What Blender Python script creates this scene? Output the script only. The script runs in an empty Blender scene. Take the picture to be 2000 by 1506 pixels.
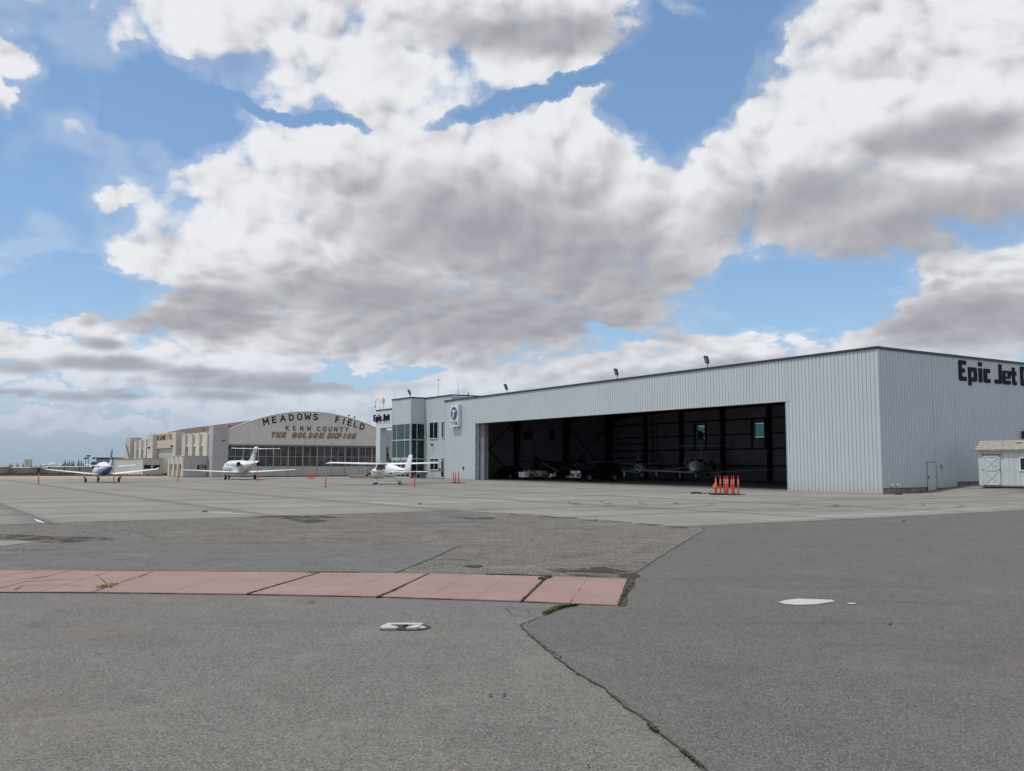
import bpy, math, random
from mathutils import Vector, Matrix, noise as mnoise
random.seed(7)
R = math.radians
sc = bpy.context.scene
COL = sc.collection
PI = math.pi

# ------------------------------------------------------------------ camera
F, EYE, TH = 1830.0, 1.85, math.atan(155 / 1830.0)
cam = bpy.data.cameras.new('camera')
camo = bpy.data.objects.new('camera', cam)
COL.objects.link(camo)
camo.location = (0, 0, EYE)
camo.rotation_euler = (PI / 2 + TH, 0, 0)
cam.sensor_fit = 'HORIZONTAL'
cam.sensor_width = 36.0
cam.lens = F / 2000.0 * 36.0
cam.clip_start = 0.1
cam.clip_end = 30000
sc.camera = camo

sc.view_settings.view_transform = 'Standard'
sc.view_settings.look = 'None'
sc.view_settings.exposure = 0.0
sc.view_settings.gamma = 1.0
sc.view_settings.use_curve_mapping = False

# ------------------------------------------------------------------ node expression helper
class X:
    nt = None
    def __init__(s, v): s.v = v
    @staticmethod
    def m(op, *a, clamp=False):
        n = X.nt.nodes.new('ShaderNodeMath'); n.operation = op; n.use_clamp = clamp
        for i, q in enumerate(a):
            if isinstance(q, X): X.nt.links.new(q.v, n.inputs[i])
            else: n.inputs[i].default_value = float(q)
        return X(n.outputs[0])
    def __add__(s, o): return X.m('ADD', s, o)
    __radd__ = __add__
    def __sub__(s, o): return X.m('SUBTRACT', s, o)
    def __rsub__(s, o): return X.m('SUBTRACT', o, s)
    def __mul__(s, o): return X.m('MULTIPLY', s, o)
    __rmul__ = __mul__
    def __truediv__(s, o): return X.m('DIVIDE', s, o)
    def __rtruediv__(s, o): return X.m('DIVIDE', o, s)
    def __neg__(s): return X.m('MULTIPLY', s, -1)
def xmax(a, b): return X.m('MAXIMUM', a, b)
def xmin(a, b): return X.m('MINIMUM', a, b)
def clamp01(a): return X.m('ADD', a, 0, clamp=True)
def xsmax(a, b, k=.2): return X.m('SMOOTH_MAX', a, b, k)
def xsmin(a, b, k=.2): return X.m('SMOOTH_MIN', a, b, k)
def sstep(v, a, b, lo=0.0, hi=1.0):
    n = X.nt.nodes.new('ShaderNodeMapRange'); n.interpolation_type = 'SMOOTHSTEP'
    X.nt.links.new(v.v, n.inputs[0])
    for i, q in zip((1, 2, 3, 4), (a, b, lo, hi)): n.inputs[i].default_value = q
    return X(n.outputs[0])
def combine(x, y, z):
    n = X.nt.nodes.new('ShaderNodeCombineXYZ')
    for i, q in enumerate((x, y, z)):
        if isinstance(q, X): X.nt.links.new(q.v, n.inputs[i])
        else: n.inputs[i].default_value = q
    return X(n.outputs[0])
def sep(v):
    n = X.nt.nodes.new('ShaderNodeSeparateXYZ'); X.nt.links.new(v.v, n.inputs[0])
    return [X(o) for o in n.outputs]
def vnoise(vec, scale, detail=4, rough=.5, dist=0.0, lac=2.0, kind='NOISE'):
    n = X.nt.nodes.new('ShaderNodeTexNoise')
    if vec is not None: X.nt.links.new(vec.v, n.inputs['Vector'])
    n.inputs['Scale'].default_value = scale; n.inputs['Detail'].default_value = detail
    n.inputs['Roughness'].default_value = rough; n.inputs['Distortion'].default_value = dist
    n.inputs['Lacunarity'].default_value = lac
    return X(n.outputs['Fac'])
def voro(vec, scale, feat='F1', out='Distance'):
    n = X.nt.nodes.new('ShaderNodeTexVoronoi'); n.feature = feat
    X.nt.links.new(vec.v, n.inputs['Vector']); n.inputs['Scale'].default_value = scale
    return X(n.outputs[out])
def mixc(f, a, b):
    n = X.nt.nodes.new('ShaderNodeMix'); n.data_type = 'RGBA'
    if isinstance(f, X): X.nt.links.new(f.v, n.inputs[0])
    else: n.inputs[0].default_value = f
    for i, q in ((6, a), (7, b)):
        if isinstance(q, X): X.nt.links.new(q.v, n.inputs[i])
        else: n.inputs[i].default_value = (*q, 1)
    return X(n.outputs[2])
def scalec(c, f):
    n = X.nt.nodes.new('ShaderNodeVectorMath'); n.operation = 'SCALE'
    if isinstance(c, X): X.nt.links.new(c.v, n.inputs[0])
    else: n.inputs[0].default_value = c
    if isinstance(f, X): X.nt.links.new(f.v, n.inputs['Scale'])
    else: n.inputs['Scale'].default_value = f
    return X(n.outputs[0])

# ------------------------------------------------------------------ world: sky with cumulus
SUN_AZ = math.atan2(-0.943, -0.332)      # measured from +Y towards +X
SUN_EL = R(67)
world = bpy.data.worlds.new('World'); sc.world = world; world.use_nodes = True
nt = world.node_tree; nt.nodes.clear(); X.nt = nt
out = nt.nodes.new('ShaderNodeOutputWorld'); bg = nt.nodes.new('ShaderNodeBackground')
nt.links.new(bg.outputs[0], out.inputs[0]); bg.inputs[1].default_value = 0.1
sky = nt.nodes.new('ShaderNodeTexSky'); sky.sky_type = 'NISHITA'; sky.sun_disc = False
sky.sun_elevation = SUN_EL; sky.sun_rotation = SUN_AZ
sky.altitude = 0; sky.air_density = 1.0; sky.dust_density = 0.6; sky.ozone_density = 2.0
tc = nt.nodes.new('ShaderNodeTexCoord')
dx, dy, dz = sep(X(tc.outputs['Generated']))
rr = X.m('SQRT', dx * dx + dy * dy)
V = dz / xmax(rr, .0001)
A = X.m('ARCTAN2', dx, dy)
def pdir(px, py):
    u = (px - 1000) / F; v = (753 - py) / F
    return (u, math.cos(TH) - v * math.sin(TH), math.sin(TH) + v * math.cos(TH))
def pav(px, py):
    x, y, z = pdir(px, py)
    return math.atan2(x, y), z / math.hypot(x, y)
def blob(px, py, rx, ry, rot=0):
    """1 at the middle, 0 on the rim, negative outside"""
    a0, v0 = pav(px, py); c, s = math.cos(R(rot)), math.sin(R(rot))
    k = 1.0 / math.sqrt(1 + ((px - 1000) / F) ** 2) ** 1.3
    rx = rx / F * k; ry = ry / F * k
    da = A - a0; dv = V - v0
    e1 = (da * c + dv * s) * (1 / rx); e2 = (dv * c - da * s) * (1 / ry)
    return 1.0 - X.m('SQRT', e1 * e1 + e2 * e2)
cz = xmax(dz, 0.0)
def cvec(c, seed):
    den = cz + rr * c
    return combine(dx / den, dy / den, V * 1.5 + seed)
P = cvec(.16, 0.0)
def vadd(v, t):
    n = nt.nodes.new('ShaderNodeVectorMath'); n.operation = 'ADD'
    X.nt.links.new(v.v, n.inputs[0])
    if isinstance(t, X): X.nt.links.new(t.v, n.inputs[1])
    else: n.inputs[1].default_value = t
    return X(n.outputs[0])
gq = 1.0 + (1.0 - sstep(V, .0, .25)) * .40                     # puffs shrink towards the horizon
Dv = combine(dx / rr * gq, dy / rr * gq, V * 1.12)
near = sstep(V, .0, .055)                          # 0 at the horizon: long flat banks; 1 above
wn = nt.nodes.new('ShaderNodeTexNoise'); nt.links.new(Dv.v, wn.inputs['Vector']); wn.inputs['Scale'].default_value = 5.0; wn.inputs['Detail'].default_value = 5
wcol = X(wn.outputs['Color'])
Dw = vadd(Dv, scalec(vadd(wcol, (-.5, -.5, -.5)), .10))
def field(Dq, Pq, det=8):
    a_ = vnoise(Dq, 5.0, det, .60, .0)
    b_ = vnoise(Pq, 2.0, det, .56, .2)
    return a_ * near + b_ * (1.0 - near)
def puff(Dq):
    n = nt.nodes.new('ShaderNodeTexVoronoi'); n.feature = 'F1'; nt.links.new(Dq.v, n.inputs['Vector'])
    n.inputs['Scale'].default_value = 15; n.inputs['Detail'].default_value = 2; n.inputs['Roughness'].default_value = .5; n.normalize = False
    return 0.80 - X(n.outputs['Distance'])
SH = (-.010, -.006, .016)
n_big = field(Dw, P)
n_off = field(vadd(Dw, SH), vadd(P, (-.04, -.04, .05)), 5)
pf = puff(Dw) * near
pf_off = puff(vadd(Dw, SH)) * near
n_fine = vnoise(Dw, 26.0, 5, .62)

wr, wg, wb = sep(wcol)
A_true, V_true = A, V
wn2 = nt.nodes.new('ShaderNodeTexNoise'); nt.links.new(Dv.v, wn2.inputs['Vector']); wn2.inputs['Scale'].default_value = 17.0; wn2.inputs['Detail'].default_value = 5; wn2.inputs['Roughness'].default_value = .6
w2r, w2g, w2b = sep(X(wn2.outputs['Color']))
vfac = .35 + .65 * near
A = A + (wr - .5) * .10 + (w2r - .5) * .085
V = V + ((wg - .5) * .085 + (w2g - .5) * .060) * vfac
clouds = [  # px, py, rx, ry, rot
    (760, 0, 600, 185, 0), (470, 10, 280, 150, -20), (640, 115, 290, 125, -6), (1030, 60, 230, 120, 8),
    (850, 330, 480, 140, 0), (1110, 330, 170, 200, 0), (560, 370, 290, 110, 8), (1050, 480, 440, 210, 0), (330, 520, 200, 75, 0),
    (560, 560, 380, 140, 0), (900, 590, 500, 125, 0), (1290, 400, 290, 150, 12), (1240, 600, 130, 60, 12),
    (1800, 320, 560, 210, 12), (1500, 310, 280, 130, 18), (1850, 80, 340, 230, 25), (1650, 180, 190, 110, 30), (2000, 200, 300, 330, 0),
    (225, 382, 66, 28, 0), (15, 90, 62, 36, -35), (0, 170, 24, 40, 0), (1345, 12, 70, 24, 0),
    (60, 690, 180, 42, 0), (180, 650, 80, 34, 0), (230, 690, 110, 30, 0), (40, 748, 150, 26, 0), (200, 752, 110, 26, 0), (560, 690, 330, 70, 0), (420, 745, 220, 36, 0), (650, 760, 220, 30, 0), (120, 800, 220, 18, 0), (420, 800, 300, 18, 0),
    (1300, 735, 480, 70, 5), (1560, 700, 360, 80, 5), (1890, 590, 260, 110, 0), (1050, 745, 200, 34, 0), (1800, 660, 330, 80, 0), (1200, 650, 60, 30, 0),
    (700, 790, 300, 24, 0), (200, 845, 500, 14, 0), (600, 830, 200, 12, 0)]
B = None
for c in clouds:
    b = blob(*c)
    B = b if B is None else xsmax(B, b, .12)
B = xmin(xmax(B, -1.2), .55)
for c in ((1080, 172, 240, 20, 20), (830, 722, 80, 20, 0), (330, 215, 120, 80, -40), (560, 226, 150, 14, -6), (1350, 120, 130, 170, -20),
          (1560, 570, 210, 85, 0), (1200, 660, 50, 14, -20), (150, 560, 150, 50, 0), (700, 740, 60, 14, 0)):
    h = blob(c[0], c[1], c[2] * 1.35, c[3] * 1.4, c[4])
    B = B - xmax(h, 0.0) * 2.1
A, V = A_true, V_true
inframe = sstep(X.m('ABSOLUTE', A), .56, .80, 1, 0) * sstep(V, .52, .80, 1, 0) * sstep(dy, .0, .3)
B_out = (vnoise(cvec(.5, 9.0), 1.1, 2, .5) - .5) * 4.5 + .15
B = B * inframe + B_out * (1.0 - inframe)
dens = B * .85 + (n_big - .5) * 1.7 + pf * .60 + (n_fine - .5) * .30 + .18
alpha = sstep(dens, -.10, .30)
wisp = sstep(dens, -.50, .05) * .22
alpha = xmax(alpha, wisp)
# grey undersides
shade_blobs = [(1010, 470, 380, 140, -8), (960, 620, 500, 100, 0), (1200, 540, 260, 90, 0), (390, 625, 200, 44, 0), (740, 580, 280, 70, 0),
    (1820, 440, 400, 90, 8), (1560, 400, 250, 80, 8), (1850, 270, 200, 60, 0), (1040, 70, 260, 50, 0), (560, 750, 260, 22, 0), 
    (30, 715, 80, 20, 0), (150, 708, 70, 16, 0), (200, 672, 50, 14, 0), (250, 706, 50, 12, 0), (20, 768, 70, 12, 0), (130, 774, 70, 12, 0), (240, 770, 60, 12, 0), (380, 730, 90, 16, 0), (430, 772, 90, 12, 0), (1900, 630, 280, 80, 0), (1400, 735, 360, 34, 4), (240, 715, 110, 14, 0), (430, 585, 160, 30, 0)]
S = None
for c in shade_blobs:
    b = blob(*c); S = b if S is None else xsmax(S, b, .3)
S_out = sstep(B_out, .2, .8)
S = sstep(S + (n_big - .5) * .45 + pf * .10, -.60, .75) * inframe + S_out * (1.0 - inframe) * .8
relief = (n_big - n_off) * 1.5 + (pf - pf_off) * 1.6
thick = sstep(dens, .10, 1.0)
light = .90 - S * .50 - thick * .02 + relief * (.38 - S * .27)
light = xmin(xmax(light, .28), 1.08)
cwhite = mixc(sstep(light, .18, 1.02), (.32, .32, .36), (.83, .845, .88))
ccol = scalec(cwhite, 10.0)
hz = sstep(V, .0, .14, .76, 0)
hcol = mixc(sstep(V, .0, .10), (3.0, 3.95, 5.3), (3.7, 4.8, 6.5))
tn = nt.nodes.new('ShaderNodeVectorMath'); tn.operation = 'MULTIPLY'; nt.links.new(sky.outputs[0], tn.inputs[0]); tn.inputs[1].default_value = (.92, .98, 1.06)
skyc = vadd(X(tn.outputs[0]), (.62, 1.15, 1.75))
res = mixc(alpha, skyc, ccol)
res = mixc(hz, res, hcol)
nt.links.new(res.v, bg.inputs[0])
world.cycles.sampling_method = 'MANUAL'; world.cycles.sample_map_resolution = 1024

sun = bpy.data.lights.new('sun', 'SUN'); sun.energy = 2.5; sun.angle = R(1.0); sun.color = (1.0, .965, .91)
suno = bpy.data.objects.new('sun', sun); COL.objects.link(suno)
sv = Vector((math.sin(SUN_AZ) * math.cos(SUN_EL), math.cos(SUN_AZ) * math.cos(SUN_EL), math.sin(SUN_EL)))
suno.rotation_euler = sv.to_track_quat('Z', 'Y').to_euler()
suno.location = (0, 0, 60)

# ------------------------------------------------------------------ materials
def newmat(name):
    m = bpy.data.materials.new(name); m.use_nodes = True
    X.nt = m.node_tree
    b = m.node_tree.nodes['Principled BSDF']
    return m, b
def objco(): 
    n = X.nt.nodes.new('ShaderNodeTexCoord'); return X(n.outputs['Object'])
def setc(b, c):
    if isinstance(c, X): X.nt.links.new(c.v, b.inputs['Base Color'])
    else: b.inputs['Base Color'].default_value = (*c, 1)
def bump(b, h, strength=.3, dist=.01):
    n = X.nt.nodes.new('ShaderNodeBump'); n.inputs['Strength'].default_value = strength; n.inputs['Distance'].default_value = dist
    X.nt.links.new(h.v, n.inputs['Height']); X.nt.links.new(n.outputs[0], b.inputs['Normal'])
def plain(name, c, rough=.6, metal=0, var=.12, scale=3.0, spec=.5, bmp=0):
    m, b = newmat(name)
    o = objco(); n = vnoise(o, scale, 6, .6)
    c2 = tuple(max(0, q * (1 - var * 1.6)) for q in c); c3 = tuple(min(1, q * (1 + var)) for q in c)
    setc(b, mixc(sstep(n, .3, .7), c2, c3))
    b.inputs['Roughness'].default_value = rough; b.inputs['Metallic'].default_value = metal
    b.inputs['Specular IOR Level'].default_value = spec
    if bmp: bump(b, vnoise(o, scale * 8, 5, .6), .3, bmp)
    return m
def ramp(v, a, b_, ca, cb): return mixc(sstep(v, a, b_), ca, cb)

def asphalt(name, ca, cb, stone=70, light=(.30, .29, .27), blotch=.35, coarse=.0, warm=(.16, .14, .125)):
    m, b = newmat(name); o = objco()
    v = voro(o, stone, 'F1', 'Color'); vr = sep(v)[0]
    v2 = sep(voro(o, stone * .42, 'F1', 'Color'))[1]
    big = vnoise(o, .35, 6, .6); mid = vnoise(o, 2.3, 5, .6); fine = vnoise(o, 22, 4, .7)
    c = ramp(vr, .0, 1.0, ca, cb)
    c = mixc(sstep(vr * .6 + v2 * .4, .66, .86) * .8, c, light)
    c = mixc(sstep(v2, .80, .98) * coarse, c, light)
    c = mixc(sstep(v2, .34, .04) * (.55 + coarse * .3), c, tuple(q * .35 for q in ca))
    c = mixc(sstep(big, .52, .72) * blotch, c, warm)
    c = mixc(sstep(mid, .55, .75) * blotch * .7, c, tuple(q * .62 for q in ca))
    c = mixc(sstep(fine, .5, .75) * .25, c, tuple(q * .5 for q in ca))
    st = vnoise(combine(sep(o)[0] * .12, sep(o)[1] * 1.4, 0.0), 1.0, 5, .6)
    drift = vnoise(o, .9, 8, .62, .8)
    c = mixc(sstep(drift, .50, .72) * blotch * .9, c, tuple(q * 1.22 for q in cb))
    c = mixc(sstep(drift, .46, .28) * blotch * .8, c, tuple(q * .80 for q in ca))
    c = mixc(sstep(st, .56, .70) * blotch * .5, c, tuple(q * .55 for q in ca))
    wv = vnoise(o, 2.0, 5, .6); ox_, oy_, oz_ = sep(o)
    wo = combine(ox_ + (wv - .5) * .9, oy_ + (vnoise(o, 2.6, 5, .6) - .5) * .9, 0.0)
    ed = voro(wo, .55 + coarse * .9, 'DISTANCE_TO_EDGE')
    crk = sstep(ed, .012 + coarse * .012, .002) * sstep(vnoise(o, .25, 3, .5), .50 - coarse * .12, .62 - coarse * .12)
    c = mixc(crk * (.30 + coarse * .6), c, tuple(q * .40 for q in ca))
    setc(b, c); b.inputs['Roughness'].default_value = .92; b.inputs['Specular IOR Level'].default_value = .25
    bump(b, vr * .6 + v2 * .4 + fine * .5, .55, .006 + .004 * coarse)
    return m
M_new = asphalt('asphalt_dark', (.103, .096, .087), (.161, .151, .137), 165, (.29, .275, .25), .38)
M_old = asphalt('asphalt_worn', (.132, .123, .109), (.203, .190, .169), 150, (.34, .32, .29), .38, warm=(.18, .158, .134))
M_coarse = asphalt('asphalt_coarse', (.110, .100, .087), (.185, .170, .150), 75, (.33, .305, .26), .85, .6, (.145, .122, .098))
M_smooth = asphalt('asphalt_sealed', (.120, .112, .104), (.178, .168, .156), 95, (.25, .24, .225), .55)

def concrete(name, ca, cb, stain=(.14, .13, .12), streak=True):
    m, b = newmat(name); o = objco()
    info = X.nt.nodes.new('ShaderNodeObjectInfo'); rnd = X(info.outputs['Random'])
    big = vnoise(o, .16, 6, .65, .6); mid = vnoise(o, 1.1, 7, .65); fine = vnoise(o, 28, 4, .7)
    ox, oy, oz = sep(o)
    st = vnoise(combine(ox * .08, oy * .9, 0.0), 1.0, 6, .62)
    c = ramp(big, .3, .7, ca, cb)
    c = mixc(sstep(rnd, 0, 1) * .12, c, tuple(q * .78 for q in ca))
    c = mixc(sstep(mid, .55, .78) * .38, c, stain)
    if streak: c = mixc(sstep(st, .54, .68) * .42, c, stain)
    c = mixc(sstep(fine, .5, .8) * .22, c, tuple(q * .6 for q in ca))
    setc(b, c); b.inputs['Roughness'].default_value = .88; b.inputs['Specular IOR Level'].default_value = .3
    bump(b, mid * .7 + fine * .3, .25, .006)
    return m
M_conc = concrete('apron_concrete', (.218, .205, .180), (.275, .260, .228), (.140, .132, .118))
M_joint = plain('joint_sealant', (.15, .143, .134), .9)
M_dirt = None
def dirtmat():
    m, b = newmat('dry_dirt'); o = objco()
    n1 = vnoise(o, .03, 8, .6); n2 = vnoise(o, .6, 6, .7); ox, oy, oz = sep(o)
    c = ramp(n1, .35, .65, (.30, .235, .17), (.38, .305, .22))
    c = mixc(sstep(n2, .5, .7) * .5, c, (.22, .17, .115))
    c = mixc(sstep(vnoise(o, .012, 4, .6), .5, .6) * .5, c, (.13, .125, .075))
    setc(b, c); b.inputs['Roughness'].default_value = .95
    return m
M_dirt = dirtmat()
M_redconc = None
def redmat():
    m, b = newmat('red_painted_concrete'); o = objco()
    n1 = vnoise(o, .8, 7, .65); n2 = vnoise(o, 14, 6, .7); n3 = vnoise(o, 60, 3, .7)
    c = ramp(n1, .3, .7, (.275, .168, .150), (.32, .205, .182))
    c = mixc(sstep(n2, .58, .78) * .5, c, (.28, .165, .145))
    c = mixc(sstep(n2, .30, .2) * .4, c, (.40, .28, .25))
    c = mixc(sstep(n3, .55, .8) * .35, c, (.22, .13, .11))
    wear = vnoise(o, 3.5, 9, .72, .6); dirt_ = vnoise(o, .45, 6, .7)
    c = mixc(sstep(wear, .60, .68) * .55, c, (.26, .235, .215))
    c = mixc(sstep(dirt_, .45, .70) * .45, c, (.25, .175, .155))
    setc(b, c); b.inputs['Roughness'].default_value = .85
    bump(b, n2, .3, .004); return m
M_redconc = redmat()

def metalwall(name, base, dirt=.12, rough=.42, spec=.5):
    m, b = newmat(name); o = objco(); ox, oy, oz = sep(o)
    n1 = vnoise(o, .25, 5, .6); n2 = vnoise(combine(ox * 3.0, oy * 3.0, oz * .25), 1.0, 5, .65)
    lowd = sstep(oz + n2 * .6, .1, 1.1, 1, 0)
    c = ramp(n1, .3, .7, tuple(q * .96 for q in base), base)
    c = mixc(sstep(n2, .52, .75) * dirt * 1.6, c, tuple(q * .72 for q in base))
    c = mixc(lowd * dirt * 2, c, (.42, .39, .35))
    setc(b, c); b.inputs['Roughness'].default_value = rough; b.inputs['Specular IOR Level'].default_value = spec
    return m
M_wall = metalwall('white_metal_panel', (.535, .58, .605), .20)
M_trim = plain('dark_trim', (.030, .038, .055), .45)
M_groove = plain('panel_groove', (.30, .33, .36), .6)
M_whitepaint = plain('white_paint', (.74, .76, .77), .4, var=.04)
M_jamb = plain('grey_jamb', (.48, .50, .51), .5)
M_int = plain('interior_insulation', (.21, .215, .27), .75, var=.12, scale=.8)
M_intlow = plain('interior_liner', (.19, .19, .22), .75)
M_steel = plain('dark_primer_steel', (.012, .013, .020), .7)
M_cmu = plain('tan_block', (.29, .255, .215), .9, var=.2, scale=2.5, bmp=.01)
M_black = plain('matte_black', (.010, .011, .014), .5)
M_letter = plain('navy_letter', (.008, .010, .018), .7, spec=.2)
M_rubber = plain('black_rubber', (.013, .013, .013), .8)
M_tanstucco = None
def stucco(name, ca, cb, drip=(.25, .24, .22), amt=.35, courses=0):
    m, b = newmat(name); o = objco(); ox, oy, oz = sep(o)
    n1 = vnoise(o, .5, 6, .65); n2 = vnoise(combine(ox * 1.6, oy * 1.6, oz * .12), 1.0, 6, .7); n3 = vnoise(o, 9, 5, .7)
    c = ramp(n1, .3, .7, ca, cb)
    c = mixc(sstep(n2, .54, .72) * amt, c, drip)
    c = mixc(sstep(n3, .55, .75) * .25, c, tuple(q * .75 for q in ca))
    if courses:
        fr = X.m('FRACT', oz * courses)
        c = mixc(sstep(fr, .10, .02) * .35, c, tuple(q * .6 for q in ca))
    setc(b, c); b.inputs['Roughness'].default_value = .9; bump(b, n3, .3, .01)
    return m
M_arch = stucco('weathered_cream_concrete', (.60, .575, .54), (.68, .655, .615), (.36, .345, .325), .45, 2.2)
M_cream = stucco('cream_concrete', (.50, .475, .42), (.58, .55, .49), (.30, .28, .25), .30)
M_tan = stucco('tan_concrete', (.50, .42, .32), (.56, .475, .37), (.35, .30, .25), .25)
M_pier = stucco('grey_board_concrete', (.36, .365, .37), (.45, .45, .445), (.26, .26, .26), .4, 1.6)
M_redroof = plain('rust_roof', (.13, .065, .052), .8, var=.25, scale=1.2)
M_roofgrey = plain('grey_roofing', (.26, .25, .24), .9)
M_mullion = plain('cream_steel_mullion', (.42, .40, .35), .6)
M_mullfine = plain('dark_glazing_bar', (.10, .10, .10), .6)
M_doorlow = stucco('door_lower_panel', (.42, .42, .40), (.49, .485, .465), (.33, .32, .30), .3)
def glass(name, c, rough=.08, spec=.8, var=.25, scale=1.3, alpha=1.0):
    m, b = newmat(name); o = objco()
    n = vnoise(o, scale, 3, .6)
    setc(b, ramp(n, .35, .65, tuple(q * (1 - var) for q in c), tuple(q * (1 + var) for q in c)))
    b.inputs['Roughness'].default_value = rough; b.inputs['Specular IOR Level'].default_value = spec
    if alpha < 1: b.inputs['Alpha'].default_value = alpha
    return m
M_glassgrid = glass('old_dusty_glass', (.055, .055, .062), .35, .4, .55, .7)
M_teal = glass('teal_glass', (.010, .045, .042), .06, .7, .3)
M_tealsh = glass('shaded_teal_glass', (.006, .022, .018), .06, .35, .5)  # teal glass with the shade of the tower's side put into its colour
M_darkglass = glass('dark_window_glass', (.012, .014, .018), .1, .5)
def clearglass():
    m = bpy.data.materials.new('tinted_pane'); m.use_nodes = True; t = m.node_tree; t.nodes.clear()
    o = t.nodes.new('ShaderNodeOutputMaterial'); tr = t.nodes.new('ShaderNodeBsdfTransparent'); gl = t.nodes.new('ShaderNodeBsdfGlossy')
    mx = t.nodes.new('ShaderNodeMixShader'); nz = t.nodes.new('ShaderNodeTexNoise'); cr = t.nodes.new('ShaderNodeMapRange')
    tr.inputs[0].default_value = (.30, .42, .40, 1); gl.inputs['Roughness'].default_value = .05
    nz.inputs['Scale'].default_value = 2; t.links.new(nz.outputs[0], cr.inputs[0]); cr.inputs[3].default_value = .04; cr.inputs[4].default_value = .10
    t.links.new(cr.outputs[0], mx.inputs[0]); t.links.new(tr.outputs[0], mx.inputs[1]); t.links.new(gl.outputs[0], mx.inputs[2]); t.links.new(mx.outputs[0], o.inputs[0])
    return m
M_clear = clearglass()
M_orange = plain('orange_red_plastic', (.62, .065, .032), .5, var=.12, scale=4)
M_orangeb = plain('bright_orange_cloth', (.85, .16, .03), .7)
M_reflect = plain('faded_reflective_band', (.75, .33, .27), .4)
M_white = plain('aircraft_white', (.80, .82, .84), .25, var=.03)
M_wing = plain('wing_white', (.82, .84, .86), .3, var=.03)
M_under = plain('wing_tip_grey', (.24, .27, .36), .4)
M_chrome = plain('polished_metal', (.75, .75, .76), .2, 1.0)
M_alu = plain('galvanised_metal', (.45, .46, .47), .4, .8)
M_carblack = plain('black_car_paint', (.004, .004, .005), .3, var=.05, spec=.2)
M_headl = plain('headlight_lens', (.65, .68, .72), .15)
M_tail = plain('tail_light', (.22, .04, .04), .3)
M_shedw = None
def shedmat():
    m, b = newmat('weathered_shed_paint'); o = objco(); ox, oy, oz = sep(o)
    n = vnoise(combine(ox * 6, oy * 6, oz * .8), 1.0, 7, .7); n2 = vnoise(o, 1.3, 5, .6)
    c = ramp(n2, .3, .7, (.52, .57, .57), (.60, .645, .64))
    c = mixc(sstep(n, .52, .72) * .5, c, (.38, .37, .33))
    setc(b, c); b.inputs['Roughness'].default_value = .8; bump(b, n, .2, .01); return m
M_shedw = shedmat()
M_shingle = plain('tan_shingle', (.40, .365, .315), .95, var=.25, scale=6)
M_leaf = plain('dark_conifer_leaf', (.014, .022, .020), .9, var=.4, scale=.6)
M_leaf2 = plain('palm_leaf', (.055, .075, .035), .8, var=.3)
M_leaf3 = plain('olive_shrub_leaf', (.075, .078, .03), .8, var=.4, scale=2)
M_bark = plain('bark', (.09, .065, .045), .9, var=.3)
M_grass = plain('green_weed', (.10, .105, .045), .8, var=.4, scale=30)
M_drygrass = plain('dry_weed', (.33, .30, .14), .8, var=.3, scale=30)
M_soil = plain('dark_soil', (.055, .048, .038), .95, var=.4, scale=20)
M_oil = plain('oil_stain', (.030, .024, .020), .85, var=.5, scale=4)
M_line = plain('worn_white_line', (.72, .72, .69), .8, var=.2, scale=6)
M_yline = plain('worn_yellow_line', (.48, .40, .22), .8, var=.2, scale=6)
M_spill = plain('white_spill', (.47, .475, .435), .7, var=.06, scale=8)
M_bluesign = plain('sign_blue', (.018, .075, .20), .4)
M_redsign = plain('sign_red', (.50, .03, .04), .4)
M_signwhite = plain('sign_face', (.66, .70, .73), .45)
M_gold = plain('gold_letter', (.66, .45, .17), .5)
M_fartan = plain('far_tan_metal', (.26, .27, .24), .8)
M_fardoor = plain('far_grey_door', (.30, .285, .245), .8)
M_far_white = plain('far_white_wall', (.50, .52, .52), .8)

def tyremark():
    m, b = newmat('tyre_mark'); o = objco()
    n = vnoise(o, .8, 6, .7)
    setc(b, (.10, .097, .093)); b.inputs['Roughness'].default_value = .85
    a = sstep(n, .32, .72, .06, .50)
    X.nt.links.new(a.v, b.inputs['Alpha'])
    return m
M_tyre = tyremark()
def stainmat(name, c, lo, hi, a0, a1, sc_=2.0, rough=.9):
    m, b = newmat(name); o = objco()
    n = vnoise(o, sc_, 7, .7, .5)
    setc(b, ramp(vnoise(o, 20, 4, .7), .3, .7, tuple(q * .6 for q in c), c)); b.inputs['Roughness'].default_value = rough
    X.nt.links.new(sstep(n, lo, hi, a0, a1).v, b.inputs['Alpha'])
    return m
M_stain = stainmat('dark_stain', (.045, .036, .030), .42, .62, 0, .9, 1.6)
M_stainl = stainmat('pale_dust', (.30, .27, .23), .45, .7, 0, .35, 1.2)

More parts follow.
